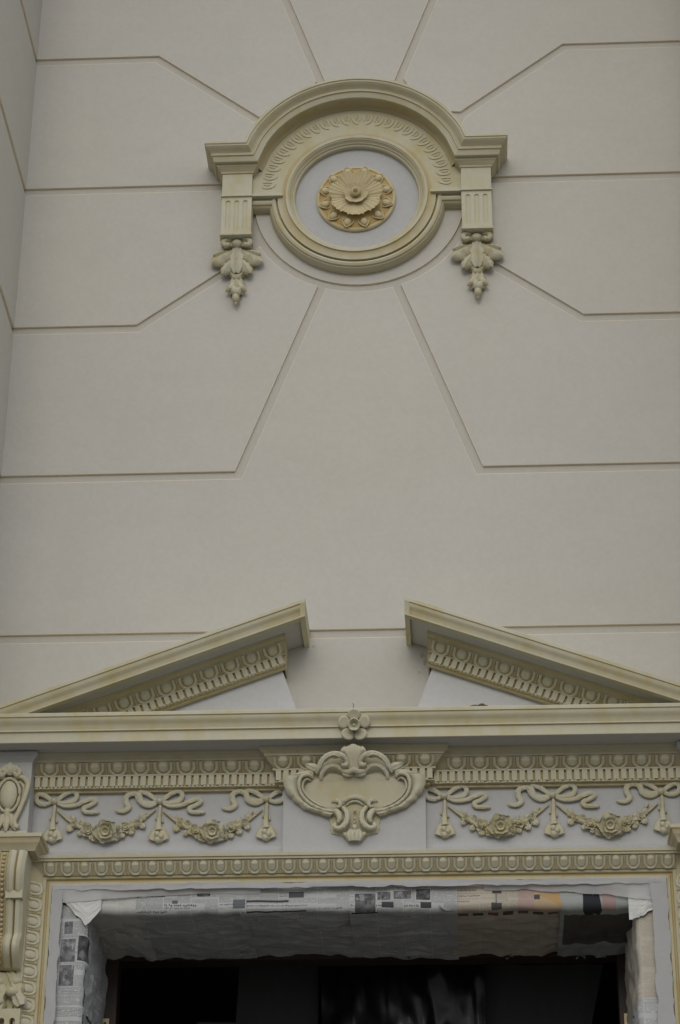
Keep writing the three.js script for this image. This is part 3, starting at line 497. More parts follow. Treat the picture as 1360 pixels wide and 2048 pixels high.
function garland(x0, y0, x1, y1, label, v) {
  const xm = (x0 + x1) / 2 + 0.005, t = thing('flower_garland', label, 'garland', [xm, y0 - 0.10, ZR], 'flower garlands between the bows');
  const G = (list) => glazeZ(join(list), 0, 0.018, 0.75).translate(0, 0, ZR);
  const at0 = (u) => [x0 + (x1 - x0) * u, y0 - 0.02 - 0.092 * Math.pow(Math.sin(Math.PI * u), 0.9)]; // hanging line
  const L = (u0, u1, n) => Array.from({ length: n + 1 }, (_, i) => [...at0(u0 + (u1 - u0) * i / n), 0.006]);
  part('stem', [G([limb(L(0.03, 0.30, 6), [0.003, 0.005, 0.008, 0.009], 1, 18, 6)])], M.cream, t);
  part('stem', [G([limb(L(0.70, 0.97, 6), [0.009, 0.008, 0.005, 0.003], 1, 18, 6), at(blob(0.006, 0.012, 0.007), x1 - 0.048, y1 - 0.048, 0.008, -0.5)])], M.cream, t);
  const lf = (len) => leaf(len * 0.85, (q) => len * 0.42 * Math.sin(Math.PI * Math.min(1, 0.12 + q * 0.85)) * (1 + 0.15 * Math.sin(q * 18)), 0.010, 2, 9, 6, 0.006);
  const leaves = [];
  for (const u of [0.19, 0.28, 0.38, 0.45, 0.58, 0.66, 0.74, 0.82]) for (const q of [-1, 1]) { const [x, y] = at0(u), up = q > 0; leaves.push(at(lf(rr(0.024, 0.034)), x + rr(-0.004, 0.004), y + q * 0.004 - (up ? 0 : 0.004), 0.005, (up ? 0 : Math.PI) + (u < 0.5 ? 0.7 : -0.7) * q * rr(0.4, 1.2))); }
  leaves.forEach((g) => part('garland_leaf', [G([g])], M.cream, t));
  const small = (u, dy, r, rot) => { const [x, y] = at0(u), g = roseGeo(r), m = (q) => q.rotateX(0.25).rotateZ(rot).translate(x, y + dy, 0.008); part('flower', [G([...g.petals, ...g.cup].map(m))], M.cream, t); };
  small(0.20, -0.004, 0.014, v); small(0.335, -0.002, 0.023, 1 + v); small(0.415, -0.018, 0.017, 2); small(0.615, -0.014, 0.017, 0.5 + v); small(0.685, 0.003, 0.021, 2 + v); small(0.805, -0.004, 0.015, v);
  small(0.27, 0.012, 0.012, 0.6); small(0.745, -0.012, 0.012, 1.4);
  const R = roseGeo(0.041), m = (q) => q.rotateX(0.30).translate(xm, y0 - 0.110, 0.018);
  const big = thing0('rose', t);
  R.petals.forEach((q) => part('petal', [G([m(q)])], M.cream, t, big)); part('cup', [G(R.cup.map(m))], M.cream, t, big);
}
function thing0(name, parent) { const o = new THREE.Group(); o.name = name; parent.add(o); return o; }
garland(...K.l[0], ...K.l[1], 'flower garland with a large rose, next to the pier with the oval shield', 0);
garland(...K.l[1], ...K.l[2], 'flower garland with a large rose, between cartouche and middle bow, shield side', 0.7);
garland(...K.r[0], ...K.r[1], 'flower garland with a large rose, beside the cartouche, away from the shield', 1.3);
garland(...K.r[1], ...K.r[2], 'flower garland with a large rose, at the end of the frieze farthest from the shield', 2.1);

// ------------------------------------------------------------------ cartouche on the middle block
{
  const CX = -0.003, t = thing('cartouche', 'large cream cartouche with shell, scrolls and an empty field in the middle of the frieze', 'cartouche', [CX, 4.50, 0.10]);
  const X = (d) => d * 0.00043, Y = (c) => 4.674 - (c - 345) * 0.000448;
  const pt = (d, c, z = 0) => [X(d), Y(c), z];
  const lean = (g) => { const p = g.attributes.position; for (let i = 0; i < p.count; i++) { const y = p.getY(i), dz = 0.102 + Math.max(0, (y - 4.49)) * 0.52; p.setXYZ(i, p.getX(i) + CX, y - 0.45 * (dz - 0.12), p.getZ(i) + dz); } return g; };
  const C = (name, list, g0 = 0.022, amt = 0.8) => part(name, [lean(glazeZ(join(list), 0, g0, amt))], M.cream, t);
  // backing plate with a wavy edge (right half, from the top down)
  const half = [[0, 395], [70, 400], [95, 440], [120, 442], [170, 446], [225, 475], [262, 530], [300, 520], [345, 560], [420, 590], [500, 580], [524, 610], [522, 655], [508, 690], [490, 730], [466, 752], [452, 778], [408, 808], [385, 835], [340, 850], [300, 868], [262, 876], [225, 895], [190, 905], [178, 960], [182, 985], [168, 1020], [120, 1028], [85, 1040], [62, 1062], [30, 1082], [0, 1086]];
  const shp = new THREE.Shape([...half, ...half.slice(1, -1).reverse().map(([d, c]) => [-d, c])].reverse().map(([d, c]) => new THREE.Vector2(X(d), Y(c))));
  C('backing_plate', [prep(toCreasedNormals(new THREE.ExtrudeGeometry(shp, { depth: 0.0015, bevelEnabled: true, bevelThickness: 0.003, bevelSize: 0.006, bevelOffset: -0.006, bevelSegments: 3, curveSegments: 2 }), 0.6))], 0.022, 0.4);
  const field = [[0, 588], [60, 592], [110, 575], [190, 560], [262, 600], [330, 610], [372, 650], [380, 700], [352, 760], [290, 815], [200, 850], [100, 850], [60, 795], [0, 775]];
  const fs = new THREE.Shape([...field, ...field.slice(1, -1).reverse().map(([d, c]) => [-d, c])].reverse().map(([d, c]) => new THREE.Vector2(X(d), Y(c))));
  { const o = fs.getSpacedPoints(72), cy = Y(705), P = (i, j) => { const q = o[j % 72], k = i / 8; return [q.x * k, cy + (q.y - cy) * k, 0.0195 + 0.009 * (k * k - 1) + (k === 1 ? -0.010 : 0)]; }; C('field', [toCreasedNormals(prep(quads(9, 73, P)), 1.3)], 0.02, 0.3); }
  C('rim', sym([limb([pt(300, 612, 0.018), pt(335, 590, 0.026), pt(385, 602, 0.028), pt(408, 650, 0.027), pt(405, 700, 0.025), pt(375, 765, 0.024), pt(300, 825, 0.023), pt(215, 858, 0.022), pt(150, 868, 0.020)], [0.005, 0.007, 0.006, 0.0052, 0.0052, 0.005, 0.004], 1, 40, 8), limb([pt(318, 632, 0.018), pt(345, 618, 0.022), pt(374, 640, 0.023), pt(382, 690, 0.022), pt(350, 750, 0.021), pt(282, 806, 0.020), pt(205, 838, 0.019)], [0.003, 0.0038, 0.0036, 0.0034, 0.003, 0.003], 1, 36, 7)]));
  { // wavy flange between the rim and the edge of the plate
    const inn = [[318, 600], [350, 588], [392, 606], [410, 650], [406, 700], [378, 765], [304, 826], [218, 860], [150, 876]], out = [[345, 556], [420, 586], [492, 578], [524, 610], [522, 655], [508, 690], [492, 730], [466, 752], [452, 778], [408, 808], [385, 835], [340, 850], [300, 868], [262, 876], [225, 895], [182, 906]];
    const ci = new THREE.CatmullRomCurve3(inn.map(([d, c]) => new THREE.Vector3(X(d), Y(c), 0))), co = new THREE.CatmullRomCurve3(out.map(([d, c]) => new THREE.Vector3(X(d), Y(c), 0)));
    const P = (i, j) => { const t = i / 44, u = j / 8, a = ci.getPointAt(t), b = co.getPointAt(t); return [a.x + (b.x - a.x) * u, a.y + (b.y - a.y) * u, 0.006 + 0.022 * Math.sin(Math.PI * (0.08 + 0.84 * u)) * (0.8 + 0.2 * u) + 0.0022 * Math.sin(t * 34) * u]; };
    C('flange', sym([toCreasedNormals(prep(quads(45, 9, P)), 1.2)]), 0.024, 0.7);
  }
  C('scroll', sym([limb([pt(52, 548, 0.026), pt(42, 500, 0.030), pt(72, 462, 0.036), pt(130, 446, 0.040), pt(190, 458, 0.038), pt(236, 492, 0.032), pt(262, 545, 0.026), pt(280, 580, 0.020)], [0.007, 0.009, 0.0105, 0.0105, 0.0095, 0.008, 0.004], 1, 36, 9), limb([pt(96, 478, 0.046), pt(140, 462, 0.050), pt(190, 474, 0.046), pt(228, 506, 0.040), pt(248, 548, 0.032)], [0.002, 0.0035, 0.0035, 0.003, 0.002], 1, 24, 6), limb([pt(45, 500, 0.03), pt(64, 528, 0.034), pt(96, 520, 0.034)], [0.009, 0.009, 0.006], 1, 12, 7)]), 0.03);
  C('inner_scroll', sym([limb([pt(82, 572, 0.022), pt(108, 540, 0.026), pt(160, 526, 0.028), pt(212, 546, 0.026), pt(242, 590, 0.022), pt(246, 628, 0.016)], [0.006, 0.008, 0.008, 0.0075, 0.005], 1, 26, 8), limb([pt(0, 588, 0.02), pt(50, 596, 0.024), pt(88, 578, 0.022)], [0.006, 0.007, 0.005], 1, 12, 7)]));
  C('side_leaf', sym([at(leaf(0.055, (v) => 0.016 * Math.sin(Math.PI * Math.min(1, 0.2 + v * 0.8)), 0.014, 2, 10, 8, -0.004), X(255), Y(545), 0.014, -1.15), at(leaf(0.07, (v) => 0.014 * Math.sin(Math.PI * Math.min(1, 0.2 + v * 0.8)), 0.013, 2, 10, 8, -0.004), X(300), Y(566), 0.012, -1.68)]));
  // shell at the top
  const sh = []; for (let i = -3; i <= 3; i++) sh.push(limb([pt(i * 9, 556, 0.030), pt(i * 8, 500, 0.036), pt(i * 16, 430, 0.040), pt(i * 29, 366 + Math.abs(i) * 12, 0.034)], [0.0055, 0.005, 0.009, 0.0145], 0.75, 18, 7));
  C('shell', sh, 0.045, 0.7);
  C('shell', [limb([pt(-95, 555, 0.022), pt(-40, 574, 0.03), pt(0, 566, 0.034), pt(40, 574, 0.03), pt(95, 555, 0.022)], [0.007, 0.010, 0.011, 0.010, 0.007], 0.8, 22, 8)]);
  // pendant under the field
  C('arch_rim', [limb([pt(-100, 822, 0.018), pt(-72, 790, 0.024), pt(0, 770, 0.028), pt(72, 790, 0.024), pt(100, 822, 0.018)], [0.006, 0.008, 0.008, 0.008, 0.006], 1, 26, 8), limb([pt(-64, 826, 0.018), pt(-40, 806, 0.022), pt(0, 798, 0.024), pt(40, 806, 0.022), pt(64, 826, 0.018)], [0.003, 0.005, 0.005, 0.005, 0.003], 1, 20, 6)]);
  C('scroll', sym([limb([pt(180, 800, 0.016), pt(140, 788, 0.022), pt(105, 806, 0.026), pt(110, 836, 0.026), pt(140, 836, 0.022)], [0.005, 0.008, 0.008, 0.007, 0.004], 1, 20, 7), limb([pt(96, 830, 0.022), pt(60, 880, 0.026), pt(52, 930, 0.028), pt(74, 980, 0.028), pt(120, 1000, 0.024), pt(150, 976, 0.020), pt(132, 952, 0.02)], [0.006, 0.0085, 0.009, 0.009, 0.0075, 0.005], 1, 30, 8), limb([pt(78, 860, 0.030), pt(64, 905, 0.034), pt(72, 950, 0.034), pt(98, 978, 0.030)], [0.002, 0.003, 0.003, 0.002], 1, 18, 6), limb([pt(150, 850, 0.018), pt(118, 890, 0.024), pt(108, 930, 0.026), pt(124, 962, 0.024)], [0.008, 0.011, 0.010, 0.006], 0.9, 18, 7)]), 0.03);
  for (const [c, r] of [[862, 0.0055], [925, 0.0045], [952, 0.004], [990, 0.0095]]) C('bead', [at(blob(r, r, r * 0.9), 0, Y(c), 0.020)], 0.028, 0.6);
  C('bottom_shell', [at(leaf(0.040, (v) => 0.012 + 0.018 * Math.sin(Math.PI * Math.min(1, 0.15 + v * 0.72)), 0.020, 5, 14, 16, 0.004), 0, Y(1000), 0.010, Math.PI), at(blob(0.013, 0.008, 0.010), X(62), Y(1040), 0.012, 0.6), at(blob(0.013, 0.008, 0.010), X(-62), Y(1040), 0.012, -0.6)]);
}
{ // rose on the cornice
  const R = roseGeo(0.058), t = thing('rose_boss', 'five-petalled plaster rose in the middle of the long cornice above the cartouche', 'rose ornament', [0.001, 4.692, 0.236]);
  const m = (q) => glazeZ(prep(q), 0.0, 0.025, 0.45).rotateX(0.30).translate(0.001, 4.692, 0.234);
  for (let i = 0; i < 5; i++) part('petal', [m(at(blob(0.0215, 0.0190, 0.012, 0.0095, 14).rotateX(0.30), 0, 0.0345, 0.012).rotateZ(i / 5 * 2 * Math.PI + rr(-0.06, 0.06)))], M.cream, t);
  part('cup', R.cup.map(m), M.cream, t);
}

// ------------------------------------------------------------------ piers at the ends of the frieze, with shield and console
function pier(s, label, shieldLabel, consoleLabel) {
  const xa = 1.036, xb = XW - 0.003, sx = (a, b) => (s > 0 ? [a, b] : [-b, -a]), xc = s * 1.103;
  const t = thing('frieze_pier', label, 'pier', [s * 1.14, 4.30, 0.15]);
  part('pier_block', [box(...sx(xa, xb), 4.372, 4.6505, 0.002, 0.15)], M.grey, t);
  const fl = (path) => (s < 0 ? path : path.map(([x, z]) => [-x, z]).reverse());
  part('crown_moulding', [sweepPlan([[0, 0, 0], [0.018, 0, 0], [0.018, -0.012, 0], [0.013, -0.014, 0], ...cyma(0.012, -0.015, 0.003, -0.028, 4), [0, -0.03, 0]], fl([[-xb, 0.15], [-xa, 0.15], [-xa, 0.05]]), 4.6505)], M.grey, t);
  part('cap_moulding', [sweepPlan([[0.0, 0.030, 0.1], [0.004, 0.016, 0.2], [0.014, 0.004, 0.3], [0.060, 0.0, 0.1], [0.060, -0.012, 0.2], [0.056, -0.014, 0.8], [0.052, -0.026, 0.2], [0.050, -0.030, 0.7], [0.042, -0.042, 0.3], [0.038, -0.052, 0.2], [0.0, -0.054, 0.6]], fl([[-xb, 0.16], [-xa, 0.16], [-xa, 0.03]]), 4.352)], M.cream, t);
  part('pier_shaft', [box(...sx(xa + 0.012, xb), 0, 4.298, 0.002, 0.115)], M.cream, t);
  // small oval shield
  const c = thing('oval_shield', shieldLabel, 'shield ornament', [xc, 4.50, 0.15]);
  const G = (name, list, h = 0.022) => part(name, [glazeZ(join(list), 0, h, 0.8).translate(xc, 4.5, 0.150)], M.cream, c);
  G('shield_field', [at(blob(0.030, 0.049, 0.020), 0.0, 0.005, 0.006)], 0.014);
  G('shield_rim', [limb(arcPath(0, 0.003, 1, 0, 2 * Math.PI, 14).map(([x, y]) => [x * 0.036, 0.003 + (y - 0.003) * 0.057, 0.010]), [0.0055, 0.0055], 1, 44, 7)]);
  G('strap', sym([limb([[0.014, 0.062, 0.012], [0.040, 0.062, 0.016], [0.060, 0.040, 0.018], [0.056, 0.0, 0.018], [0.040, -0.05, 0.016], [0.026, -0.092, 0.016], [0.034, -0.106, 0.016], [0.042, -0.098, 0.014]], [0.006, 0.008, 0.0085, 0.008, 0.008, 0.008, 0.005], 1, 36, 8), limb([[0.030, 0.052, 0.01], [0.048, 0.03, 0.012], [0.046, -0.01, 0.012]], [0.004, 0.006, 0.003], 1, 16, 6)]));
  G('scroll', sym([limb([[0.006, 0.074, 0.016], [0.022, 0.088, 0.020], [0.032, 0.078, 0.020], [0.024, 0.066, 0.020], [0.014, 0.076, 0.022]], [0.006, 0.009, 0.008, 0.006], 1, 22, 8)]));
  G('crest', [-2, -1, 0, 1, 2].map((i) => limb([[i * 0.003, 0.07, 0.012], [i * 0.008, 0.095, 0.018], [i * 0.013, 0.114 - Math.abs(i) * 0.009, 0.014]], [0.005, 0.007, 0.009], 0.9, 12, 7)));
  G('foot_leaf', [-1, 0, 1].map((i) => at(leaf(0.06, (v) => 0.013 * Math.sin(Math.PI * Math.min(1, 0.25 + v * 0.7)), 0.016, 2, 9, 7, 0.006), i * 0.010, -0.062, 0.004, Math.PI + i * 0.35)).concat([at(blob(0.014, 0.03, 0.012), 0, -0.06, 0.004)]));
  // scrolled console under the cap
  const k = thing('scroll_console', consoleLabel, 'console bracket', [s * 1.09, 3.9, 0.115]);
  const kx = s * 1.09, zc = (y) => { const q = (4.297 - y) / 0.36; return q < 0.40 ? 0.205 + 0.022 * Math.sin(Math.PI * q / 0.40) : 0.200 - 0.055 * (q - 0.4) / 0.6 + 0.035 * Math.max(0, Math.sin(Math.PI * Math.max(0, q - 0.72) / 0.28)); };
  const xsec = [[-0.070, -0.09, 0.3], [-0.070, -0.004, 0.1], [-0.060, 0.010, 0], [-0.047, 0.010, 0], [-0.042, -0.004, 1], [-0.038, 0.006, 0.2], [-0.026, 0.014, 0], [-0.016, 0.008, 0.2], [-0.0115, -0.006, 1], [0.0115, -0.006, 1], [0.016, 0.008, 0.2], [0.026, 0.014, 0], [0.038, 0.006, 0.2], [0.042, -0.004, 1], [0.047, 0.010, 0], [0.060, 0.010, 0], [0.070, -0.004, 0.1], [0.070, -0.09, 0.3]];
  const n = 40, yy = (i) => 4.297 - 0.36 * Math.pow(i / n, 1);
  const bodyP = (i, j) => { const y = yy(Math.min(i, n)), d = i > n ? 0.1 : 0, q = 1 - 0.12 * i / n; return [kx + xsec[j][0] * q, i > n ? yy(n) - 0.004 : y, j === 0 || j === xsec.length - 1 ? 0.10 : (i > n ? 0.10 : zc(y) + xsec[j][1])]; };
  part('console_body', [toCreasedNormals(prep(quads(n + 2, xsec.length, bodyP, (i, j) => xsec[j][2] * 0.8)), 0.5)], M.cream, k);
  part('band', [box(kx - 0.066, kx - 0.013, 4.140, 4.165, 0.10, zc(4.15) + 0.018), box(kx + 0.013, kx + 0.066, 4.140, 4.165, 0.10, zc(4.15) + 0.018)], M.cream, k);
  const bd = boxUV(glazeZ(blob(0.006, 0.006, 0.006, 0, 7), -0.002, 0.008, 0.8));
  for (let y = 4.285; y > 3.95; y -= 0.0145) piece('bead', bd, M.warm, k, [kx, y, zc(y) - 0.003]);
  const lv = (list) => glazeZ(join(list), 0, 0.03, 0.8).translate(kx, 0, 0.112);
  part('leaf', [lv([-1, 0, 1].flatMap((i) => [at(leaf(0.12, (v) => 0.026 * (0.5 + 0.6 * Math.sin(Math.PI * Math.min(1, 0.2 + v * 0.75))) * (1 + 0.2 * Math.sin(v * 16)), 0.035, 3, 14, 8, 0.02), i * 0.020, 3.93, 0.0, Math.PI + i * 0.45), at(blob(0.02, 0.014, 0.02, 0.005), i * 0.042, 3.865 - (i ? 0 : 0.03), 0.03), at(blob(0.017, 0.013, 0.018, 0.004), i * 0.05, 3.90, 0.02)]))], M.cream, k);
  const fsx = [kx - 0.072, kx + 0.072];
  const fsh = new THREE.Shape([[fsx[0], 3.2], [fsx[1], 3.2], [fsx[1], 3.812], [fsx[0], 3.812]].map((p) => new THREE.Vector2(...p)));
  for (const q of [-1.5, -0.5, 0.5, 1.5]) { const c2 = kx + q * 0.033, r = 0.0085, h = new THREE.Path(); h.moveTo(c2 - r, 3.22); h.lineTo(c2 + r, 3.22); for (const p of arcPath(c2, 3.775, r, 0, Math.PI, 8)) h.lineTo(...p); fsh.holes.push(h); }
  part('fluted_shaft', [prep(new THREE.ExtrudeGeometry(fsh, { depth: 0.03, bevelEnabled: false }).translate(0, 0, 0.114))], M.cream, k);
}
pier(-1, 'grey pier block carrying the oval shield beside the first bow', 'small oval shield with scrolls and a leafy crest on the pier', 'tall cream scroll console with a string of beads under the oval shield');
pier(1, 'grey pier block mostly cut off beyond the last bow of the frieze', 'small oval shield on the pier that is cut off by the picture edge', 'scroll console on the door side farthest from the visible oval shield');
{
  const d = thing('dry_debris', 'small dark dry scrap lying on top of the long cornice', 'debris', [0.40, 4.747, 0.2]);
  part('scrap', [limb([[0.368, 4.750, 0.243], [0.385, 4.753, 0.241], [0.40, 4.7515, 0.238]], [0.0015, 0.002, 0.0015], 1, 8, 5), at(blob(0.011, 0.006, 0.007), 0.404, 4.754, 0.238, 0.15), at(blob(0.006, 0.003, 0.006), 0.418, 4.751, 0.239)], M.twig, d);
  const w = thing('bent_wire', 'thin bent wire sticking up behind the rose on the cornice', 'wire', [-0.004, 4.747, 0.2]);
  part('wire', [limb([[-0.003, 4.746, 0.21], [-0.005, 4.763, 0.21], [-0.003, 4.775, 0.21], [-0.007, 4.782, 0.21]], [0.0012, 0.0012, 0.001], 1, 10, 5)], M.twig, w);
}

// ------------------------------------------------------------------ doorway: lining, papered with newspaper and taped for painting
const XL = -0.848, XR = 0.867, YS = 4.143, ZP = 0.062, ZB = -0.36;
{
  const d = thing('door_lining', 'wooden lining boards of the doorway, hidden under the newspaper', 'door lining', [0.005, 0, 0.05]);
  part('head_board', [box(-0.974, 0.984, YS + 0.006, 4.234, -0.41, ZP - 0.004)], M.lining, d);
  part('jamb_board', [box(-0.974, XL - 0.006, 0, YS + 0.005, -0.41, ZP - 0.004)], M.lining, d);
  part('jamb_board', [box(XR + 0.006, 0.984, 0, YS + 0.005, -0.41, ZP - 0.004)], M.lining, d);
}
function printed(w, h, o) { // a sheet of newsprint: columns of grey lines, bars, blurred pictures; nothing legible
  const c = document.createElement('canvas'); c.width = w; c.height = h; const g = c.getContext('2d');
  const P = o.paper ?? [190, 193, 193]; g.fillStyle = `rgb(${P})`; g.fillRect(0, 0, w, h);
  const ink = (a) => `rgba(40,40,44,${a})`;
  const head = (x, y, l, hh, a) => { g.fillStyle = ink(a); for (let e = x + l; x < e;) { const s = rr(0.35, 0.75) * hh; g.fillRect(x, y + (rnd() < 0.5 ? hh * 0.3 : 0), s * 0.45, hh * (rnd() < 0.5 ? 0.7 : 1)); g.fillRect(x, y + hh * rr(0.3, 0.8), s, hh * 0.28); x += s + hh * (rnd() < 0.2 ? 0.6 : 0.16); } };
  const cols = o.cols ?? 4, cw = w / cols; g.globalAlpha = 1;
  for (let k = 0; k < cols; k++) for (let y = rr(4, 12); y < h - 6;) {
    if (rnd() < 0.035) { y += rr(8, 20); continue; }
    const x0 = k * cw + 3, x1 = (k + 1) * cw - 3; g.fillStyle = ink(rr(0.28, 0.5) * (o.ink ?? 1));
    for (let x = x0; x < x1;) { const l = Math.min(rr(4, 18), x1 - x); if (rnd() < 0.93) g.fillRect(x, y, l, 2); x += l + 3; }
    y += 5;
  }
  for (let i = 0; i < (o.bars ?? 5); i++) { g.fillStyle = ink(rr(0.55, 0.85)); const k = Math.floor(rnd() * cols), y = rr(0.02, 0.95) * h; g.fillStyle = `rgb(${P})`; g.fillRect(k * cw, y - 5, cw * 1.5, 26); head(k * cw + 6, y, cw * rr(0.5, 1.3), rr(7, 15), rr(0.6, 0.9)); }
  for (const [x, y, a, b, tone = 90] of o.pics ?? []) {
    g.fillStyle = `rgb(${P})`; g.fillRect(x * w - 5, y * h - 5, a * w + 10, b * h + 10);
    for (let i = 0; i < a * w; i += 3) for (let j = 0; j < b * h; j += 3) { const v = tone + 130 * (fbm(i / 26 + x * 91, j / 22 + y * 57, 4096, 300 + Math.round(x * 97), 4) - 0.5); g.fillStyle = `rgb(${v | 0},${v | 0},${(v * 1.04) | 0})`; g.fillRect(x * w + i, y * h + j, 3, 3); }
  }
  for (const [x, y, a, b, tone = 90] of o.pics ?? []) for (let k = 0; k < 9; k++) { const v = tone + rr(-65, 75); g.fillStyle = `rgba(${v | 0},${v | 0},${(v + 3) | 0},0.75)`; const w1 = a * w * rr(0.08, 0.3), h1 = b * h * rr(0.1, 0.4), x1 = x * w + rnd() * (a * w - w1), y1 = y * h + rnd() * (b * h - h1); if (k % 2) g.fillRect(x1, y1, w1, h1); else { g.beginPath(); g.ellipse(x1 + w1 / 2, y1 + h1 / 2, w1 / 2, h1 / 2, rr(0, 3), 0, 7); g.fill(); } }
  for (const [x, y, a, b, col] of o.blocks ?? []) { g.fillStyle = col; g.fillRect(x * w, y * h, a * w, b * h); }
  if (o.draw) o.draw(g, w, h);
  for (let j = 0; j < 5; j++) { g.fillStyle = `rgba(120,112,95,${rr(0.03, 0.08)})`; g.fillRect(0, rr(0, h), w, rr(1, 3)); }
  const t = new THREE.CanvasTexture(c); t.colorSpace = THREE.SRGBColorSpace; t.wrapS = t.wrapT = THREE.ClampToEdgeWrapping;
  return t;
}
const paperMat = (t) => mat({ map: t, color: rgb(1, 1, 1), roughness: 0.85 });
// a sheet folded round an edge: F(a, d) -> [x, y, z] with a along the edge, d the distance from its outer border; out(d) the way it puffs up
function sheet(name, label, cat, o) {
  const { a0, a1, len, F, out, t, amp = 0.004, lift = 0, group } = o, na = 36, nd = 56, sd = Math.floor(rnd() * 900);
  const pos = [], uv = [], idx = [];
  for (let i = 0; i <= nd; i++) for (let j = 0; j <= na; j++) {
    const u = j / na, v = i / nd, a = a0 + (a1 - a0) * u;
    const ragged = (o.ragged ?? 0.012) * (fbm(u * 7, 3.3, 4096, sd, 3) - 0.5) * 2, d = v * (len + ragged);
    const P = F(a, d), N = out(d);
    const creases = Math.abs(fbm(u * 3.2 + 9, v * 4.5, 4096, sd + 5, 3) - 0.5) * 2, n = lift + amp * (0.35 + 1.1 * fbm(u * 2.5, v * 3, 4096, sd + 9, 2) - 1.3 * creases + 0.5 * (fbm(u * 9, v * 12, 4096, sd + 15, 2) - 0.5)) * Math.min(2.4, 0.3 + d * 9) + (o.edge ? o.edge(u, v) : 0);
    pos.push(P[0] + N[0] * n, P[1] + N[1] * n, P[2] + N[2] * n); uv.push(o.flip ? v : u, o.flip ? u : 1 - v);
  }
  for (let i = 0; i < nd; i++) for (let j = 0; j < na; j++) { const k = i * (na + 1) + j; idx.push(k, k + na + 1, k + na + 2, k, k + na + 2, k + 1); }
  const g = new THREE.BufferGeometry(); g.setAttribute('position', new THREE.Float32BufferAttribute(pos, 3)); g.setAttribute('uv', new THREE.Float32BufferAttribute(uv, 2)); g.setIndex(idx); g.computeVertexNormals();
  const c = F((a0 + a1) / 2, 0.03); g.translate(-c[0], -c[1], -c[2]);
  const m = new THREE.Mesh(g, paperMat(t)); m.name = numbered(name); m.position.set(...c); m.castShadow = m.receiveShadow = true; m.userData = { label, category: cat, kind: 'thing', group: group ?? 'newspaper sheets taped over the door lining' }; scene.add(m); return m;
}
const FR = 0.014; // radius at the fold
function fold(front) { // distance along: front face, quarter circle, then in under the edge
  return (d) => { if (d < front - FR) return [d, 0]; const q = Math.PI / 2 * FR, e = d - (front - FR); if (e < q) { const a = e / FR; return [front - FR + FR * Math.sin(a), FR - FR * Math.cos(a)]; } return [front, FR + e - q]; };
}
